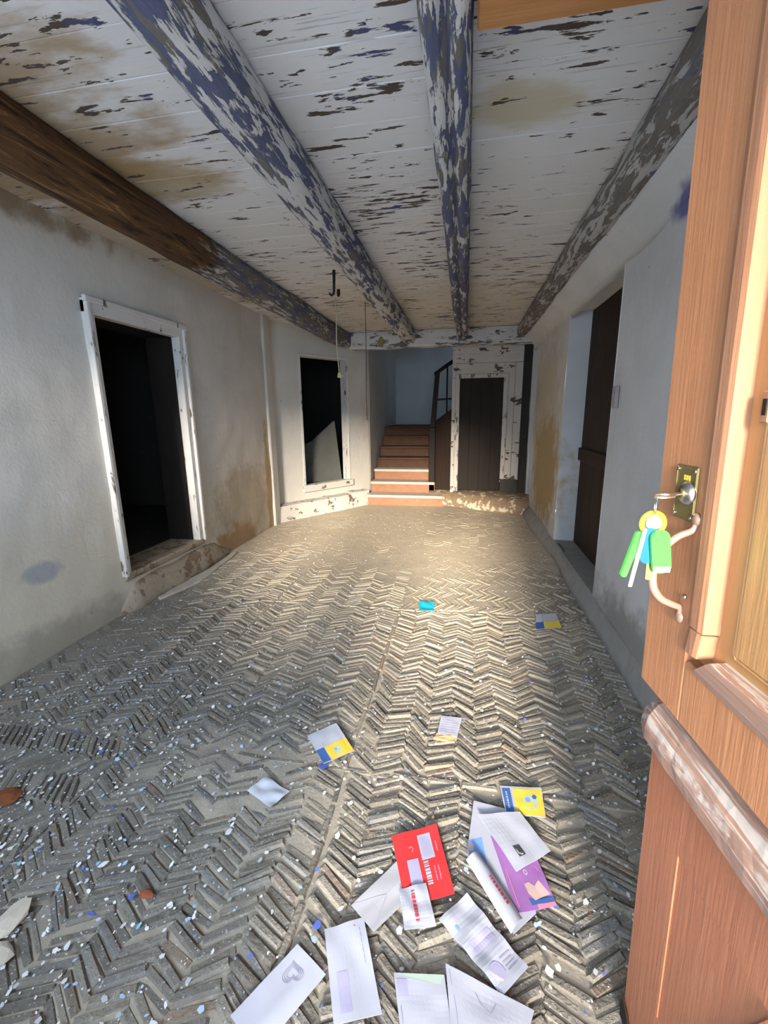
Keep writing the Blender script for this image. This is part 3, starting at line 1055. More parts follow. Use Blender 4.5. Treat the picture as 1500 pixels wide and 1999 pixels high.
fr = empty('window_1', dpt(0.98, -0.2, 0.42))
tag(fr, 'pale painted lining of the tall slanting opening', kind='structure')
for nm, t0, t1, z0, z1 in (('jamb', 0.55, 0.585, 0.42, 2.22), ('jamb', 1.40, 1.435, 0.42, 2.22), ('head', 0.55, 1.435, 2.19, 2.22)):
    o = prism(nm, [dpt(t0, -0.30, z0), dpt(t1, -0.30, z0), dpt(t1, -0.30, z1), dpt(t0, -0.30, z1)], Vector((Dn.x, Dn.y, 0)) * 0.15, M_frame, None, 0.004)
    o.parent = fr
    o.location = -Vector(fr.location)

# things lying in the dim room behind
bd = [dpt(1.36, -0.28, 0.402), dpt(0.80, -0.55, 0.402), dpt(0.80, -0.62, 0.62), dpt(0.86, -0.62, 0.72), dpt(0.90, -0.66, 0.95), dpt(1.06, -0.60, 1.02), dpt(1.36, -0.42, 1.32)]
tag(prism('lit_ground_standin', bd, Vector((-Dn.x, -Dn.y, 0)) * 0.03, M_lit_ground), 'added grey panel in place of the lit pale ground inside the slanting opening', 'board')  # panel added to stand for the lit pale ground inside
gp = dpt(0.60, -0.32, 0.43)
jug = empty('plastic_bottle', gp)
tag(jug, 'small green plastic bottle at the left foot of the slanting opening', 'bottle')
lathe('body', [(0.04, 0), (0.045, 0.01), (0.045, 0.13), (0.02, 0.17), (0.018, 0.19)], (0, 0, 0), M_teal, jug)
lathe('cap', [(0.02, 0.19), (0.02, 0.215)], (0, 0, 0), M_teal, jug)

# ================================================================== STAIRS
stair = empty('staircase', (-1.0, 6.65, 0))
tag(stair, 'terracotta stairs with pale nosings and dark wooden railing climbing to a dim landing', 'stairs')
for k in range(7):
    ya, z1 = 6.65 + 0.28 * k, 0.17 * (k + 1)
    xr = -0.46 if k else -0.32
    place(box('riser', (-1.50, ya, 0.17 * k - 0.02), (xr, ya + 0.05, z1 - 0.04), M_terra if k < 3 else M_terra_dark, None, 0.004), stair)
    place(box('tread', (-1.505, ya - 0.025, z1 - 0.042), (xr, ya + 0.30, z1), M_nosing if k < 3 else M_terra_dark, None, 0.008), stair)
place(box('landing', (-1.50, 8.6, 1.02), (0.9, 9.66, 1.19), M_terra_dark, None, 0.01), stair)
place(prism('stair_side', [(-0.46, 6.72, 0.0), (-0.46, 8.6, 0.0), (-0.46, 8.6, 1.17), (-0.46, 6.95, 0.17)], (0.05, 0, 0), M_brownwood), stair)
place(prism('side_panel', [(-0.47, 7.04, 0.17), (-0.19, 6.93, 0.17), (-0.19, 6.93, 1.5), (-0.47, 7.04, 1.3)], (0, 0.03, 0), M_brownwood), stair)
rail = stair
place(box('newel_post', (-0.56, 6.93, 0.17), (-0.46, 7.03, 1.2), M_dkwood, None, 0.01), rail)
place(prism('newel_shaft', [(-0.545, 6.94, 1.2), (-0.465, 6.94, 1.2), (-0.41, 6.97, 2.02), (-0.48, 6.97, 2.02)], (0, 0.07, 0), M_dkwood, None, 0.006), rail)
place(tube('handrail', [(-0.48, 6.98, 2.0), (-0.3, 7.1, 2.14), (-0.1, 7.25, 2.28), (0.2, 7.45, 2.5)], 0.028, M_dkwood), rail)
for k in range(2):
    x = -0.3 + 0.15 * k
    place(tube('baluster', [(x, 7.1 + 0.11 * k, 0.9 + 0.1 * k), (x, 7.1 + 0.11 * k, 2.13 + 0.105 * k)], 0.013, M_dkwood), rail)
place(tube('lower_rail', [(-0.45, 7.0, 1.62), (0.1, 7.3, 1.66)], 0.014, M_dkwood), rail)

# ================================================================== ENTRANCE DOOR, two leaves
LF0 = Vector((0.403, 0.829, 0.0))
Lu = Vector((-0.0920, 0.9958, 0.0)).normalized()
_n = Vector((-Lu.y, Lu.x, 0))
_t = math.radians(1.5)
Lw = (Vector((0, 0, 1)) * math.cos(_t) + _n * math.sin(_t)).normalized()
LN = (_n * math.cos(_t) - Vector((0, 0, 1)) * math.sin(_t)).normalized()
# local frame: X = out of the exterior face, Y = along the leaf towards the free edge, Z = up the leaf
LM = Matrix(((LN.x, Lu.x, Lw.x, LF0.x), (LN.y, Lu.y, Lw.y, LF0.y), (LN.z, Lu.z, Lw.z, LF0.z), (0, 0, 0, 1)))


def leaf(name, label):
    o = empty(name)
    o.matrix_world = LM
    return tag(o, label, 'door')


def lbox(name, off, us, ws, mat, parent, bev=0.003):
    return box(name, (off[0], us[0], ws[0]), (off[1], us[1], ws[1]), mat, parent, bev)


lo = leaf('lower_door_leaf', 'lower leaf of the orange wooden stable door with weathered drip rail')
lbox('stile', (-0.045, 0.0), (-0.115, 0.0), (0.012, 0.86), M_doorred, lo, 0.0006)
lbox('stile', (-0.045, 0.0), (-0.80, -0.69), (0.012, 0.86), M_doorred, lo, 0.0006)
lbox('top_rail', (-0.044, 0.0), (-0.69, -0.115), (0.62, 0.86), M_doorred, lo, 0.0006)
lbox('bottom_rail', (-0.044, 0.0), (-0.69, -0.115), (0.012, 0.22), M_doorred, lo, 0.0006)
lbox('panel', (-0.035, -0.0025), (-0.69, -0.115), (0.22, 0.62), M_doorred, lo, 0.001)
prism('brace', [(-0.002, -0.69, 0.60), (-0.002, -0.33, 0.62), (-0.002, -0.18, 0.24), (-0.002, -0.69, 0.22)], (0.004, 0, 0), M_doorred, lo, 0.002)
# weathered drip rail: sloping top, rounded nose, broken end
bm = bmesh.new()
prof = [(0.0, 0.866), (0.010, 0.862), (0.025, 0.838), (0.031, 0.812), (0.030, 0.788), (0.016, 0.768), (0.0, 0.768)]
rows = []
for i in range(46):
    uu = 0.012 - 0.80 * i / 45
    cut = 0.0
    if i == 0:
        cut = 0.55
    elif i == 1:
        cut = 0.22
    rows.append([bm.verts.new((a * (1 - cut * 0.7) + 0.0015 * nz(uu * 30, b * 30), uu, 0.80 + (b - 0.80) * (1 - cut * 0.6) + 0.002 * nz(uu * 22, b * 40, 3))) for a, b in prof])
for i in range(45):
    for j in range(7):
        bm.faces.new((rows[i][j], rows[i][(j + 1) % 7], rows[i + 1][(j + 1) % 7], rows[i + 1][j]))
bm.faces.new(rows[0])
bm.faces.new(rows[-1])
tag(from_bm('drip_rail', bm, M_weather, lo), 'grey weathered drip rail')
# worn foot of the free edge
prism('edge_repair', [(0.002, -0.055, 0.012), (0.002, 0.004, 0.012), (0.002, 0.004, 0.075), (0.002, -0.02, 0.06)], (0.004, 0, 0), M_dkwood, lo, 0.001)

up = leaf('upper_door_leaf', 'upper leaf of the orange wooden stable door with brass lock')
WB = 0.897
lbox('stile', (-0.012, 0.03), (-0.118, 0.01), (WB, 2.12), M_door, up)
lbox('stile', (-0.012, 0.03), (-0.80, -0.69), (WB, 2.12), M_door, up)
lbox('bottom_rail', (-0.011, 0.03), (-0.69, -0.118), (WB, 1.012), M_door, up)
lbox('top_rail', (-0.011, 0.03), (-0.69, -0.118), (2.0, 2.12), M_door, up)
lbox('panel', (-0.002, 0.010), (-0.69, -0.11), (1.0, 2.01), M_panel, up, 0.001)
pf = lbox('panel_field', (0.010, 0.017), (-0.66, -0.195), (1.062, 1.95), M_panel, up, 0.006)


def mould(name, pts2, mat):
    """bolection moulding bar: pts2 = corner list of a quad in (u,w), proud of the face"""
    bm = bmesh.new()
    a = [bm.verts.new((0.004, u, w)) for u, w in pts2]
    c = Vector((sum(p[0] for p in pts2) / 4, sum(p[1] for p in pts2) / 4))
    # narrow rounded top
    def inset(k):
        r = []
        e0 = (Vector(pts2[0]), Vector(pts2[3]))
        e1 = (Vector(pts2[1]), Vector(pts2[2]))
        for A, B in ((e0[0], e1[0]), (e1[0], e0[0]), (e1[1], e0[1]), (e0[1], e1[1])):
            r.append(A.lerp(B, k))
        return r
    b = [bm.verts.new((0.0325, *p)) for p in inset(0.10)]
    d = [bm.verts.new((0.0345, *p)) for p in inset(0.30)]
    for p, q in ((a, b), (b, d)):
        for i in range(4):
            bm.faces.new((p[i], p[(i + 1) % 4], q[(i + 1) % 4], q[i]))
    bm.faces.new(d)
    bm.faces.new(a[::-1])
    return from_bm(name, bm, mat, up)


# quads ordered outer edge start, inner edge start, inner edge end, outer edge end
mould('moulding', [(-0.112, 1.075), (-0.158, 1.075), (-0.158, 1.97), (-0.112, 2.0)], M_mould)
mould('moulding', [(-0.108, 1.030), (-0.150, 1.030), (-0.156, 1.072), (-0.116, 1.072)], M_mould)
mould('moulding', [(-0.690, 1.0), (-0.655, 1.045), (-0.180, 1.045), (-0.135, 1.0)], M_weather)
mould('moulding', [(-0.690, 1.0), (-0.645, 1.045), (-0.645, 1.96), (-0.690, 2.0)], M_mould)
mould('moulding', [(-0.112, 2.0), (-0.158, 1.96), (-0.645, 1.96), (-0.690, 2.0)], M_mould)
lbox('plug', (0.010, 0.0195), (-0.200, -0.184), (1.385, 1.425), M_mould, up, 0.002)
lbox('slot', (0.0165, 0.0205), (-0.196, -0.189), (1.395, 1.415), M_dkwood, up, 0.0005)
# lock plate with cylinder
pl = lbox('lock_plate', (0.03, 0.0335), (-0.100, -0.044), (1.233, 1.319), M_brass, up, 0.0015)
lbox('plate_rim', (0.0335, 0.0345), (-0.0985, -0.0965), (1.236, 1.316), M_brass, pl, 0)
lbox('plate_rim', (0.0335, 0.0345), (-0.0475, -0.0455), (1.236, 1.316), M_brass, pl, 0)
for uu, ww in ((-0.094, 1.312), (-0.05, 1.312), (-0.094, 1.24), (-0.05, 1.24)):
    tube('screw', [(0.0335, uu, ww), (0.0352, uu, ww)], 0.003, M_steel, pl, 8)
for k in range(3):
    lbox('engraved_mark', (0.0335, 0.0342), (-0.082 + 0.006 * k, -0.0785 + 0.006 * k), (1.296, 1.304), M_gold, pl, 0)
cy = tube('cylinder_rose', [(0.0335, -0.083, 1.277), (0.037, -0.083, 1.277), (0.042, -0.083, 1.277), (0.043, -0.083, 1.277)], [0.0185, 0.0185, 0.014, 0.001], M_steel, pl, 20)
tube('cylinder_core', [(0.042, -0.083, 1.277), (0.046, -0.083, 1.277)], 0.0075, M_brass, pl, 14)
# bowed pull handle
hp = [(0.031, -0.106, 1.232), (0.036, -0.104, 1.222), (0.055, -0.102, 1.212), (0.074, -0.100, 1.190), (0.082, -0.098, 1.160), (0.080, -0.097, 1.130), (0.066, -0.095, 1.108),
      (0.045, -0.093, 1.096), (0.033, -0.092, 1.090), (0.031, -0.091, 1.076)]
def smooth_path(P, n=5):
    P = [Vector(p) for p in P]
    out = []
    for i in range(len(P) - 1):
        a, b, c, d = P[max(i - 1, 0)], P[i], P[i + 1], P[min(i + 2, len(P) - 1)]
        for k in range(n):
            t = k / n
            out.append(0.5 * ((2 * b) + (c - a) * t + (2 * a - 5 * b + 4 * c - d) * t * t + (3 * b - a - 3 * c + d) * t ** 3))
    return out + [P[-1]]


hq = smooth_path(hp)
hd = tube('pull_handle', hq, [0.0045 + 0.0018 * math.sin(math.pi * i / (len(hq) - 1)) for i in range(len(hq))], M_handle, up, 10)
lathe_pts = [(0.030, -0.106, 1.238), (0.034, -0.106, 1.238)]
for c in ((-0.106, 1.24), (-0.091, 1.074)):
    tube('handle_foot', [(0.03, c[0], c[1]), (0.033, c[0], c[1]), (0.036, c[0], c[1])], [0.011, 0.0105, 0.005], M_handle, hd, 12)
tube('screw', [(0.03, -0.099, 1.112), (0.033, -0.099, 1.112)], 0.004, M_steel, up, 8)

# key standing in the lock
ky = empty('door_key')
ky.matrix_world = LM
tag(ky, 'brass key turned flat in the lock of the orange door', 'key')
KR = Matrix.Translation((0.044, -0.083, 0)) @ Matrix.Rotation(-0.45, 4, 'Z') @ Matrix.Translation((-0.044, 0.083, 0))
box('blade', (0.046, -0.088, 1.2758), (0.068, -0.078, 1.2782), M_nickel, ky, 0.0005, KR)
bm = bmesh.new()
ro, ri = [], []
for k in range(24):
    th = 2 * math.pi * k / 24
    for lst, s in ((ro, 1.0), (ri, 0.72)):
        lst.append([(0.083 + 0.0185 * s * math.cos(th), -0.083 + 0.0135 * s * math.sin(th), 1.277 + dz) for dz in (-0.0014, 0.0014)])
V_ = [[[bm.verts.new(c) for c in q] for q in l] for l in (ro, ri)]
for k in range(24):
    k2 = (k + 1) % 24
    O, I = V_
    bm.faces.new((O[k][0], O[k2][0], O[k2][1], O[k][1]))
    bm.faces.new((I[k][0], I[k][1], I[k2][1], I[k2][0]))
    bm.faces.new((O[k][1], O[k2][1], I[k2][1], I[k][1]))
    bm.faces.new((O[k][0], I[k][0], I[k2][0], O[k2][0]))
for q_ in bm.verts:
    q_.co = KR @ q_.co
from_bm('bow', bm, M_nickel, ky)

# bunch of keys and tags hanging from it
KP = LM @ (KR @ Vector((0.098, -0.083, 1.2755)))
kr = empty('key_bunch', KP)
tag(kr, 'bunch of keys with green, blue and yellow plastic tags hanging from the door key', 'keys')


def ring_mesh(name, c, R, r, mat, parent, ax=(1, 0, 0), up_=(0, 0, 1), n=24):
    bm = bmesh.new()
    ax, up_ = Vector(ax).normalized(), Vector(up_).normalized()
    c = Vector(c)
    pts = [c + ax * R * math.cos(2 * math.pi * i / n) + up_ * R * math.sin(2 * math.pi * i / n) for i in range(n)]
    rings = []
    nrm = ax.cross(up_)
    for i, p in enumerate(pts):
        o = (p - c).normalized()
        rings.append([bm.verts.new(p + (o * math.cos(t) + nrm * math.sin(t)) * r) for t in (0, 1.257, 2.513, 3.77, 5.027)])
    for i in range(n):
        for j in range(5):
            bm.faces.new((rings[i][j], rings[i][(j + 1) % 5], rings[(i + 1) % n][(j + 1) % 5], rings[(i + 1) % n][j]))
    return from_bm(name, bm, mat, parent, True)


def capsule_tag(name, mat, parent, top, ang, length, width, thick, yaw=0.0, wide_end=1.0):
    """flat round-ended tag hanging from top, swung by ang in the X-Z plane"""
    bm = bmesh.new()
    out = []
    for k in range(9):
        th = math.pi * k / 8
        out.append((math.cos(th) * width / 2, math.sin(th) * width / 2))
    for k in range(9):
        th = math.pi + math.pi * k / 8
        out.append((math.cos(th) * width / 2 * wide_end, -(length - width) + math.sin(th) * width / 2 * 0.6))
    R = Matrix.Rotation(yaw, 3, 'Z') @ Matrix.Rotation(ang, 3, 'Y')
    a = [bm.verts.new(Vector(top) + R @ Vector((x, -thick / 2, z - width / 2))) for x, z in out]
    b = [bm.verts.new(Vector(top) + R @ Vector((x, thick / 2, z - width / 2))) for x, z in out]
    bm.faces.new(a)
    bm.faces.new(b[::-1])
    for i in range(len(a)):
        bm.faces.new((a[i], a[(i + 1) % len(a)], b[(i + 1) % len(a)], b[i]))
    return from_bm(name, bm, mat, parent)


ring_mesh('split_ring', (0, 0, -0.014), 0.0135, 0.0012, M_steel, kr, (0.3, 0.95, 0))
yt = ring_mesh('yellow_tag', (-0.002, -0.004, -0.039), 0.0165, 0.0042, M_yellow, kr, (1, 0.1, 0))
capsule_tag('white_tag', M_white, kr, (0.0, -0.001, -0.027), 0.0, 0.026, 0.022, 0.003)
bt = capsule_tag('blue_tag', M_blue, kr, (-0.005, -0.008, -0.045), 0.03, 0.062, 0.026, 0.004, 0, 0.8)
g1 = capsule_tag('green_tag', M_green, kr, (0.004, -0.014, -0.046), -0.16, 0.075, 0.028, 0.005, 0.15, 1.0)
tag(box('label_window', (-0.001, -0.0175, -0.113), (0.024, -0.0165, -0.104), M_mint, g1, 0, Matrix.Rotation(0.15, 4, 'Z')), 'pale clear strip')
capsule_tag('green_tag', M_green, kr, (-0.019, -0.004, -0.052), 0.26, 0.078, 0.011, 0.005, 0.2, 0.9)
kk = capsule_tag('hanging_key', M_steel, kr, (-0.014, -0.010, -0.045), 0.13, 0.098, 0.006, 0.002)
kk = capsule_tag('hanging_key', M_brass, kr, (-0.001, -0.006, -0.085), -0.02, 0.046, 0.009, 0.002)

# ================================================================== THINGS ON WALLS AND CEILING
hk = tube('ceiling_hook', [(-1.113, 3.83, CZ + 0.002), (-1.115, 3.83, 2.50), (-1.118, 3.83, 2.42), (-1.125, 3.83, 2.395), (-1.14, 3.83, 2.385), (-1.155, 3.83, 2.395), (-1.158, 3.83, 2.41)],
          [0.013, 0.012, 0.011, 0.010, 0.009, 0.008, 0.006], M_iron)
tag(hk, 'black iron hook in the ceiling left of the blue white beam', 'hook')
cr = empty('pendant_lamp_holder', (-1.36, 4.7, CZ))
tag(cr, 'cream twisted cord with bare lamp holder hanging from the ceiling', 'lamp cord')
tube('cord', [(0, 0, 0.002), (0.004, 0, -0.2), (-0.004, 0, -0.45), (0.008, 0, -0.62), (0.016, 0, -0.735)], 0.006, M_cord, cr, 6)
lathe('lamp_holder', [(0.006, 0.0), (0.016, -0.006), (0.019, -0.03), (0.022, -0.035), (0.022, -0.05), (0.017, -0.055)], (0.016, 0, -0.73), M_cord, cr, 12)
box('terminal_block', (0.016, -0.01, -0.775), (0.05, 0.006, -0.755), M_cord, cr, 0.003)
cap = tube('ceiling_socket', [(-1.237, 4.39, CZ + 0.002), (-1.237, 4.39, CZ - 0.05), (-1.238, 4.39, CZ - 0.065)], [0.017, 0.016, 0.009], flat('red_brown_bakelite', (0.06, 0.018, 0.012), 0.4), None, 12)
tag(cap, 'small dark red fitting on the ceiling beside the hook', 'socket')
wi = tube('hanging_wire', [(-0.955, 4.29, 2.44), (-0.952, 4.29, 2.2), (-0.955, 4.29, 1.9), (-0.962, 4.29, 1.6), (-0.958, 4.29, 1.35)], 0.0032, M_iron, None, 5)
tag(wi, 'thin dark wire hanging straight down from the blue white beam', 'wire')
pq = empty('oval_plaque', (-1.24, 6.588, 2.432))
tag(pq, 'small olive yellow oval plate on the white cross beam', 'plate')
bm = bmesh.new()
a = [bm.verts.new((0.042 * math.cos(t * math.pi / 10), 0, 0.075 * math.sin(t * math.pi / 10))) for t in range(20)]
b = [bm.verts.new((0.034 * math.cos(t * math.pi / 10), -0.014, 0.065 * math.sin(t * math.pi / 10))) for t in range(20)]
for i in range(20):
    bm.faces.new((a[i], a[(i + 1) % 20], b[(i + 1) % 20], b[i]))
bm.faces.new(b)
bm.faces.new(a[::-1])
from_bm('plate', bm, M_olive, pq)
lathe('stud', [(0.012, 0), (0.008, 0.012)], (0, -0.012, -0.006), M_olive, pq, 10)
sw = empty('light_switch', (XR - 0.012, 3.0, 1.49))
tag(sw, 'small grey light switch on the right wall beside the dark doorway', 'switch')
box('plate', (-0.012, -0.035, -0.065), (0.01, 0.035, 0.065), M_switch, sw, 0.004)
box('rocker', (-0.018, -0.014, -0.03), (-0.012, 0.014, 0.03), M_switch, sw, 0.002)


# ================================================================== THE POST ON THE FLOOR
class Sheet:
    """paper lying on the floor: quad c (world xy: start, along u, far corner, along v), gentle bends"""

    def __init__(self, name, label, cat, c, mat, z=0.011, bend=0.003, seed=0, thick=0.0012, group=None, curl=None, n=12):
        self.c = [Vector(p) for p in c]
        self.z, self.bend, self.seed, self.curl = z, bend, seed, curl
        self.o0 = sum(self.c, Vector((0, 0))) / 4
        self.root = empty(name, (self.o0.x, self.o0.y, z))
        tag(self.root, label, cat, group)
        self.top = thick
        vs_, fs = [], []
        for lay in (0, 1):
            for j in range(n + 1):
                for i in range(n + 1):
                    vs_.append(self.P(i / n, j / n, thick if lay else 0))
        K = (n + 1) ** 2
        for j in range(n):
            for i in range(n):
                q = [j * (n + 1) + i, j * (n + 1) + i + 1, (j + 1) * (n + 1) + i + 1, (j + 1) * (n + 1) + i]
                fs.append(tuple(K + t for t in q))
                fs.append(tuple(q[::-1]))
        rim = [i for i in range(n)] + [j * (n + 1) + n for j in range(n)] + [n * (n + 1) + n - i for i in range(n)] + [(n - j) * (n + 1) for j in range(n)]
        for i in range(len(rim)):
            a, b = rim[i], rim[(i + 1) % len(rim)]
            fs.append((a, b, K + b, K + a))
        self.body = mesh('sheet', vs_, fs, mat, self.root)
        self.layer = 0

    def P(self, u, v, h):
        c = self.c
        p = c[0] * (1 - u) * (1 - v) + c[1] * u * (1 - v) + c[2] * u * v + c[3] * (1 - u) * v - self.o0
        z = self.bend * (nz(u * 2.3 + self.seed, v * 2.3, self.seed) + 0.5)
        if self.curl:
            z += self.curl(u, v)
        return Vector((p.x, p.y, z + h))

    def rect(self, u0, v0, u1, v1, mat, name='print', n=8):
        self.layer += 1
        h = self.top + 0.0004 + 0.00012 * (self.layer % 6)
        m = max(1, round(n * abs(u1 - u0) * 1.5))
        k = max(1, round(n * abs(v1 - v0) * 1.5))
        vs_ = [self.P(u0 + (u1 - u0) * i / m, v0 + (v1 - v0) * j / k, h) for j in range(k + 1) for i in range(m + 1)]
        fs = [(j * (m + 1) + i, j * (m + 1) + i + 1, (j + 1) * (m + 1) + i + 1, (j + 1) * (m + 1) + i) for j in range(k) for i in range(m)]
        return mesh(name, vs_, fs, mat, self.body)

    def poly(self, uv, mat, name='print'):
        self.layer += 1
        h = self.top + 0.0005 + 0.00012 * (self.layer % 6)
        return mesh(name, [self.P(u, v, h) for u, v in uv], [tuple(range(len(uv)))], mat, self.body)

    def strip(self, uv, w, mat, name='line', closed=False):
        self.layer += 1
        h = self.top + 0.0007
        P = [Vector(p) for p in uv]
        n = len(P)
        vs_, fs = [], []
        for i in range(n):
            a = P[(i - 1) % n] if closed or i else P[0]
            b = P[(i + 1) % n] if closed or i < n - 1 else P[-1]
            t = (b - a).normalized()
            s = Vector((-t.y, t.x)) * w / 2
            vs_ += [self.P(*(P[i] + s), h), self.P(*(P[i] - s), h)]
        for i in range(n if closed else n - 1):
            j = (i + 1) % n
            fs.append((2 * i, 2 * i + 1, 2 * j + 1, 2 * j))
        return mesh(name, vs_, fs, mat, self.body)

    def lines(self, u0, v0, u1, v1, n, mat, name='print_line', thick=0.35, rnd=random.Random(5), along='u'):
        """rows of small printed marks too small to read, joined in one mesh"""
        bm = bmesh.new()
        h = self.top + 0.0009
        for r in range(n):
            a = 0.0
            while a < 0.96:
                l = rnd.uniform(0.04, 0.14)
                b = min(1, a + l)
                lo_, hi_ = r / n, (r + thick) / n
                if along == 'u':
                    q = [(u0 + (u1 - u0) * a, v0 + (v1 - v0) * lo_), (u0 + (u1 - u0) * b, v0 + (v1 - v0) * lo_), (u0 + (u1 - u0) * b, v0 + (v1 - v0) * hi_), (u0 + (u1 - u0) * a, v0 + (v1 - v0) * hi_)]
                else:
                    q = [(u0 + (u1 - u0) * lo_, v0 + (v1 - v0) * a), (u0 + (u1 - u0) * lo_, v0 + (v1 - v0) * b), (u0 + (u1 - u0) * hi_, v0 + (v1 - v0) * b), (u0 + (u1 - u0) * hi_, v0 + (v1 - v0) * a)]
                bm.faces.new([bm.verts.new(self.P(*t, h)) for t in q])
                a = b + rnd.uniform(0.02, 0.06)
        return from_bm(name, bm, mat, self.body)


PW = {
    'heart': [(-0.510, 0.667), (-0.406, 0.831), (-0.311, 0.782), (-0.415, 0.617)],
    'window': [(-0.345, 0.876), (-0.245, 0.924), (-0.156, 0.732), (-0.263, 0.693)],
    'grey': [(-0.287, 0.948), (-0.163, 1.116), (-0.080, 1.050), (-0.209, 0.894)],
    'red': [(-0.206, 1.175), (-0.061, 1.246), (0.007, 1.030), (-0.130, 0.966)],
    'redtext': [(-0.157, 1.010), (-0.079, 1.040), (-0.041, 0.933), (-0.126, 0.908)],
    'crumple': [(-0.035, 0.953), (0.043, 1.036), (0.197, 0.883), (0.128, 0.816)],
    'roll': [(0.040, 1.129), (0.076, 1.164), (0.195, 0.990), (0.160, 0.946)],
    'purple': [(0.121, 1.230), (0.258, 1.192), (0.296, 1.044), (0.182, 1.004)],
    'G': [(0.081, 1.300), (0.227, 1.336), (0.307, 1.204), (0.192, 1.119)],
    'yellow': [(0.167, 1.447), (0.320, 1.464), (0.316, 1.337), (0.179, 1.326)],
    'bmid': [(-0.141, 0.814), (-0.014, 0.832), (0.011, 0.718), (-0.102, 0.690)],
    'bright': [(-0.012, 0.854), (0.199, 0.799), (0.150, 0.690), (0.012, 0.690)],
    'fold': [(-0.653, 1.578), (-0.549, 1.679), (-0.425, 1.528), (-0.531, 1.437)],
    'far': [(0.523, 2.983), (0.664, 3.022), (0.662, 2.806), (0.492, 2.751)],
    'grid': [(-0.074, 1.809), (0.021, 1.807), (0.002, 1.680), (-0.085, 1.684)],
    'orange': [(-0.090, 1.690), (0.002, 1.687), (-0.008, 1.650), (-0.101, 1.650)],
    'tissue': [(-0.776, 1.262), (-0.738, 1.339), (-0.616, 1.287), (-0.658, 1.209)],
    'cyan': [(-0.309, 3.080), (-0.196, 3.079), (-0.189, 2.920), (-0.295, 2.912)],
}
ENV = 'envelopes on the cobbles by the entrance'

s = Sheet('envelope', 'white envelope printed with a grey heart outline, lowest left on the floor', 'envelope', PW['heart'], M_paper, seed=1, group=ENV)
for k, w in ((1.0, 0.012), (0.8, 0.012), (0.58, 0.014)):
    pts = []
    for i in range(28):
        th = 2 * math.pi * i / 28
        hx, hy = 16 * math.sin(th) ** 3 / 17, (13 * math.cos(th) - 5 * math.cos(2 * th) - 2 * math.cos(3 * th) - math.cos(4 * th)) / 17
        ru, rv = 0.62 * hx - 0.55 * hy, 0.55 * hx + 0.62 * hy
        pts.append((0.745 + 0.165 * k * ru, 0.40 + 0.31 * k * rv))
    s.strip(pts, w, M_ink, 'heart_outline', True)
s = Sheet('envelope', 'white window envelope lying lengthwise right of the heart envelope', 'envelope', PW['window'], M_paper, seed=2, group=ENV, bend=0.004)
s.rect(0.17, 0.52, 0.42, 0.92, M_film, 'address_window')
s.lines(0.84, 0.1, 0.88, 0.5, 1, M_ink, along='v')
s.rect(0.72, 0.06, 0.75, 0.075, M_redink)
s = Sheet('envelope', 'grey envelope half hidden under the red envelope', 'envelope', PW['grey'], M_paper2, seed=3, group=ENV)
s.strip([(0.05, 0.05), (0.45, 0.5), (0.05, 0.95)], 0.012, M_paper, 'flap_seam')
s = Sheet('envelope', 'large red window envelope on the cobbles', 'envelope', PW['red'], M_red, z=0.0145, seed=4, group=ENV)
s.rect(0.52, 0.10, 0.80, 0.48, M_paper, 'address_window')
s.rect(0.55, 0.13, 0.77, 0.45, M_film, 'window_film')
s.rect(0.20, 0.43, 0.44, 0.80, M_film, 'address_window')
s.lines(0.53, 0.50, 0.66, 0.82, 1, M_paper, 'white_lettering', 0.8, along='v')
s.lines(0.72, 0.60, 0.88, 0.80, 2, M_pink, 'white_lettering', 0.3, along='v')
s.lines(0.86, 0.25, 0.93, 0.4, 1, M_pink, 'white_lettering', 0.5, along='v')
s.strip([(0.30, 0.26), (0.36, 0.25), (0.38, 0.29), (0.35, 0.33)], 0.015, M_pink, 'white_mark')
s = Sheet('leaflet', 'crumpled white leaflet with red lettering over the red envelope corner', 'leaflet', PW['redtext'], M_paper, z=0.0185, seed=5, bend=0.006)
s.lines(0.40, 0.12, 0.54, 0.86, 1, M_redink, 'red_lettering', 0.9, along='v')
s.rect(0.1, 0.82, 0.9, 0.9, M_film, 'grey_fold')
s = Sheet('envelope', 'creased white window envelope right of the crumpled leaflet', 'envelope', PW['crumple'], M_paper, z=0.0125, seed=6, bend=0.005, group=ENV, n=20,
          curl=lambda u, v: 0.0035 * math.sin(v * 19 + u * 2) * (1 - abs(v - 0.45)))
s.rect(0.18, 0.42, 0.86, 0.56, M_film, 'address_window')
s.rect(0.18, 0.18, 0.25, 0.25, M_skyblue, 'stamp')
s.poly([(0.3 + 0.2 * math.cos(t * 0.5236), 0.82 + 0.1 * math.sin(t * 0.5236)) for t in range(12)], M_film, 'postmark')
s.lines(0.55, 0.74, 0.9, 0.92, 4, M_ink)
# white brochure with a blue picture, lying under the purple leaflet
pa = [(0.068, 1.366), (0.220, 1.345), (0.236, 1.019), (0.168, 0.955), (0.064, 1.125), (0.043, 1.163)]
cen = Vector((0.14, 1.16, 0.0115))
br_ = empty('brochure', cen)
tag(br_, 'pale blue brochure lying underneath the purple leaflet', 'brochure')
bb = prism('sheet', [Vector((x, y_, 0.0115)) - cen for x, y_ in pa], (0, 0, 0.0014), M_paper, br_)
mesh('blue_picture', [Vector((x, y_, 0.0133)) - cen for x, y_ in ((0.046, 1.205), (0.092, 1.225), (0.112, 1.09), (0.070, 1.122), (0.05, 1.16))], [(0, 1, 2, 3, 4)], M_skyblue, bb)
mesh('brown_picture', [Vector((x, y_, 0.01345)) - cen for x, y_ in ((0.05, 1.172), (0.063, 1.172), (0.066, 1.196), (0.052, 1.204))], [(0, 1, 2, 3)], M_skin, bb)
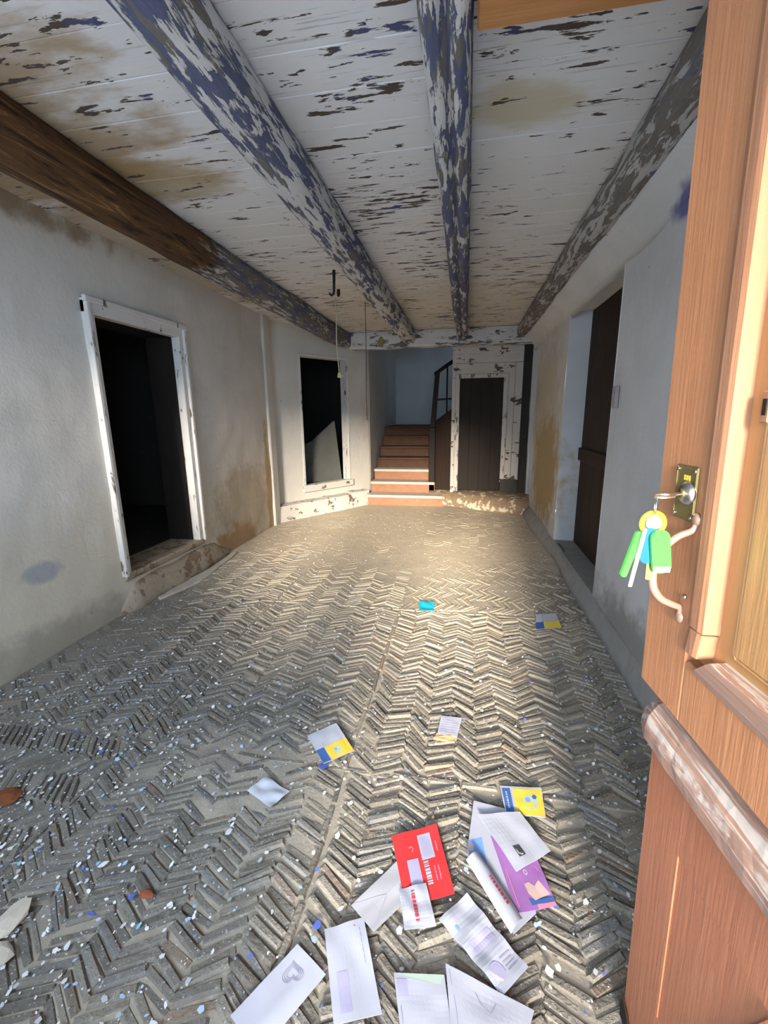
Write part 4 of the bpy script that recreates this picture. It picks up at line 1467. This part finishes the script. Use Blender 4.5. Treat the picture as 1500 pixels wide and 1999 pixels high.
s = Sheet('brochure', 'narrow rolled white brochure with red figures beside the purple leaflet', 'brochure', PW['roll'], M_paper, z=0.016, seed=8, bend=0.002,
          curl=lambda u, v: 0.016 * math.sin(math.pi * (0.15 + 0.7 * u)) , n=14)
s.lines(0.62, 0.38, 0.86, 0.78, 1, M_redink, 'red_figures', 0.8, along='v')
s = Sheet('leaflet', 'purple leaflet with a pink edge partly under the white letter', 'leaflet', PW['purple'], M_purple, z=0.0165, seed=9, bend=0.004)
s.rect(0.55, 0.93, 1.0, 1.0, M_pink, 'pink_edge')
s.poly([(0.42, 0.64), (0.55, 0.60), (0.66, 0.66), (0.80, 0.56), (0.96, 0.80), (0.72, 0.84), (0.55, 0.88), (0.44, 0.78)], M_skin, 'peach_picture')
s.poly([(0.40, 0.84), (0.55, 0.88), (0.75, 0.84), (0.98, 0.84), (0.99, 0.92), (0.42, 0.94)], M_navy, 'dark_picture')
s.strip([(0.1, 0.45), (0.1, 0.95)], 0.018, M_pink, 'pale_line')
s.strip([(0.56 + 0.04 * math.cos(t), 0.45 + 0.035 * math.sin(t)) for t in [i * 0.628 for i in range(10)]], 0.02, M_paper, 'round_letter', True)
s.strip([(0.85, 0.28), (0.9, 0.38)], 0.02, M_pink, 'letter_stroke')
s = Sheet('letter', 'white letter with a black square letter mark lying over the purple leaflet', 'letter', PW['G'], M_paper, z=0.022, seed=10, bend=0.004)
s.poly([(0.27, 0.66), (0.44, 0.66), (0.44, 0.85), (0.27, 0.85)], M_black, 'black_square')
s.strip([(0.42, 0.70), (0.36, 0.685), (0.305, 0.72), (0.30, 0.79), (0.355, 0.825), (0.415, 0.81), (0.415, 0.76), (0.37, 0.76)], 0.03, M_paper, 'white_letter_stroke')
s.lines(0.33, 0.58, 0.42, 0.61, 1, M_ink)
FL = 'yellow and blue leaflets on the floor'


def bloom(s, u, v, k):
    r = random.Random(4)
    s.poly([(u + 0.19 * k * math.cos(t * 0.785) * r.uniform(0.8, 1.15), v + 0.30 * k * math.sin(t * 0.785) * r.uniform(0.8, 1.15)) for t in range(8)], M_mint, 'picture')
    for m, du, dv, q in ((M_skyblue, -0.08, -0.05, 0.07), (M_navy, 0.09, -0.16, 0.06), (M_paper, -0.02, 0.10, 0.06), (M_skyblue, 0.05, 0.02, 0.05), (M_paper, 0.1, 0.12, 0.05)):
        s.poly([(u + k * (du + q * math.cos(t * 1.047)), v + k * (dv + 1.4 * q * math.sin(t * 1.047))) for t in range(6)], m, 'picture')


s = Sheet('leaflet', 'yellow and blue leaflet right behind the white letter', 'leaflet', PW['yellow'], M_paper, z=0.0125, seed=11, bend=0.003, group=FL)
s.rect(0.03, 0.07, 0.23, 0.97, M_navy, 'blue_band')
s.rect(0.29, 0.08, 0.99, 0.98, M_gold, 'yellow_field')
s.lines(0.10, 0.2, 0.15, 0.8, 1, M_paper, 'white_lettering', 0.8, along='v')
bloom(s, 0.70, 0.52, 1.0)
s = Sheet('envelope', 'white envelope with open greenish flap at the bottom of the view', 'envelope', PW['bmid'], M_paper, z=0.012, seed=12, bend=0.003, group=ENV)
s.poly([(0.02, 0.0), (0.98, 0.0), (0.90, 0.17), (0.4, 0.10)], M_mint, 'open_flap')
s.rect(0.04, 0.10, 0.24, 0.36, M_film, 'stamp')
s.lines(0.06, 0.5, 0.10, 0.9, 1, M_ink, along='v')
s = Sheet('envelope', 'wide pale blue envelope at the bottom right of the post', 'envelope', PW['bright'], M_paper, z=0.0155, seed=13, bend=0.004, group=ENV)
s.strip([(0.04, 0.05), (0.10, 0.5), (0.14, 0.98)], 0.012, M_ink, 'fold_line')
s.strip([(0.35, 0.18), (0.42, 0.30), (0.55, 0.36), (0.60, 0.2)], 0.008, M_ink, 'crease')
s = Sheet('leaflet', 'folded leaflet, white above and yellow and blue below, left of the middle', 'leaflet', PW['fold'], M_paper, z=0.0115, seed=14, bend=0.005, group=FL)
s.rect(0.0, 0.56, 0.25, 0.99, M_navy, 'blue_band')
s.rect(0.27, 0.55, 0.99, 0.99, M_gold, 'yellow_field')
s.strip([(0.3, 0.02), (0.28, 0.54)], 0.015, M_ink, 'fold_line')
bloom(s, 0.58, 0.78, 0.5)
s = Sheet('leaflet', 'folded white, yellow and blue leaflet farther back near the right wall', 'leaflet', PW['far'], M_paper, z=0.0125, seed=15, bend=0.004, group=FL)
s.rect(0.0, 0.55, 0.33, 0.99, M_navy, 'blue_band')
s.rect(0.35, 0.55, 0.99, 0.99, M_gold, 'yellow_field')
s.strip([(0.32, 0.02), (0.32, 0.54)], 0.03, M_ink, 'fold_line')
s = Sheet('note', 'small white printed sheet alone in the middle of the cobbles', 'paper', PW['grid'], M_paper, z=0.0135, seed=16, bend=0.002)
s.lines(0.08, 0.08, 0.92, 0.94, 7, M_film, 'faint_print', 0.45)
Sheet('paper_scrap', 'torn orange paper strip under the small white sheet', 'paper', PW['orange'], M_orange, z=0.0105, seed=17, bend=0.004)
Sheet('tissue', 'flattened grey white tissue left of the post', 'tissue', PW['tissue'], M_tissue, z=0.011, seed=18, bend=0.007, n=18)
Sheet('plastic_wrapper', 'bright cyan scrap in the middle of the floor', 'wrapper', PW['cyan'], M_cyan, z=0.0125, seed=19, bend=0.008, n=10)

# ================================================================== FLAKES AND DEBRIS
rf = random.Random(21)
fv, ff = [], []


def add_flake(V, F, x, y, z, r, rnd, tilt=0.35, n=5):
    n0 = len(V)
    ax, ay = rnd.uniform(-tilt, tilt), rnd.uniform(-tilt, tilt)
    st = rnd.uniform(0.5, 1.0)
    ph = rnd.uniform(0, 6.28)
    for i in range(n):
        th = 2 * math.pi * i / n
        q = r * rnd.uniform(0.65, 1.15)
        lx, ly = q * math.cos(th), q * st * math.sin(th)
        dx, dy = lx * math.cos(ph) - ly * math.sin(ph), lx * math.sin(ph) + ly * math.cos(ph)
        V.append((x + dx, y + dy, z + ax * dx + ay * dy))
    F.append(tuple(range(n0, n0 + n)))


cnt = 0
while cnt < 16000:
    x, y = rf.uniform(-2.38, 0.86), 0.35 + 5.6 * rf.random() ** 1.35
    dens = 0.25 + 0.55 * min(1, max(0, (-x - 0.6) / 0.8)) + 0.75 * min(1, max(0, (x - 0.45) / 0.3)) + 0.5 * max(0, nz(x * 1.6, y * 1.6, 40))
    if rf.random() > dens or (Vector((x, y)) - DA).dot(Dn) < 0.06:
        continue
    cnt += 1
    add_flake(fv, ff, x, y, max(bed_z(x, y), 0.004) + rf.uniform(0.002, 0.006), 0.0025 + 0.0085 * rf.random() ** 3.0, rf)
tag(mesh('paint_flakes', fv, ff, M_flake), 'tiny white and blue paint flakes strewn over the cobbles', 'paint flakes', None, 'stuff')

# larger single flakes
big = [((-0.53, 1.43), 0.02, 'blue', 'blue paint flake at the lower corner of the folded leaflet'), ((-1.02, 0.80), 0.011, 'blue', 'blue paint flake lowest on the dark cobbles at left'),
       ((-0.94, 0.86), 0.010, 'blue', 'blue paint flake beside the small reddish scrap'), ((-0.37, 0.885), 0.013, 'blue', 'blue paint flake at the top left corner of the window envelope'),
       ((-1.1, 0.93), 0.016, 'white', 'white oval paint flake left of the small reddish scrap'), ((-1.02, 0.72), 0.015, 'white', 'white paint flake right of the beige plaster fragments'),
       ((-0.68, 0.62), 0.014, 'white', 'white paint flake left of the heart envelope'), ((0.25, 0.89), 0.014, 'white', 'white paint flake right of the creased window envelope'),
       ((-0.76, 1.10), 0.014, 'white', 'white paint flake just below the flattened tissue'), ((-1.35, 1.75), 0.016, 'white', 'white paint flake on the floor before the left wall')]
mw, mb = flat('white_flake', (0.70, 0.71, 0.74), 0.7), flat('blue_flake', (0.09, 0.14, 0.5), 0.6)
for (x, y), r, c, lab in big:
    V, F = [], []
    add_flake(V, F, 0, 0, 0, r, rf, 0.15, 8)
    bt_ = [(a, b, z - 0.0015) for a, b, z in V]
    F = [F[0], tuple(range(15, 7, -1))] + [(i, (i + 1) % 8, 8 + (i + 1) % 8, 8 + i) for i in range(8)]
    o = mesh('paint_flake', V + bt_, F, mb if c == 'blue' else mw)
    o.location = (x, y, 0.0105)
    tag(o, lab, 'paint flake', 'larger %s paint flakes' % c)


def chunk(name, loc, size, mat, seed, label, cat, flatz=0.35):
    bm = bmesh.new()
    bmesh.ops.create_icosphere(bm, subdivisions=2, radius=1)
    for v in bm.verts:
        k = 1 + 0.35 * nz(v.co.x * 1.3 + seed, v.co.y * 1.3, v.co.z * 1.3)
        v.co = Vector((v.co.x * size[0] * k, v.co.y * size[1] * k, max(-0.6, v.co.z) * size[2] * k))
    o = from_bm(name, bm, mat)
    o.location = loc
    return tag(o, label, cat)


chunk('plaster_fragment', (-1.235, 0.745, 0.012), (0.035, 0.06, 0.012), M_chunk, 1, 'beige plaster fragment at the lower left edge of the view', 'plaster')
chunk('plaster_fragment', (-1.19, 0.665, 0.012), (0.045, 0.035, 0.012), M_chunk, 4, 'second beige plaster fragment below the first at the left edge', 'plaster')
chunk('rusty_scrap', (-1.66, 1.09, 0.012), (0.05, 0.04, 0.012), flat('rust', (0.16, 0.055, 0.02), 0.9), 7, 'rust brown scrap at the left edge of the view', 'scrap')
chunk('rusty_scrap', (-0.90, 0.875, 0.010), (0.024, 0.013, 0.007), flat('rust_red', (0.26, 0.08, 0.04), 0.9), 9, 'small reddish brown scrap on the dark cobbles left of the post', 'scrap')
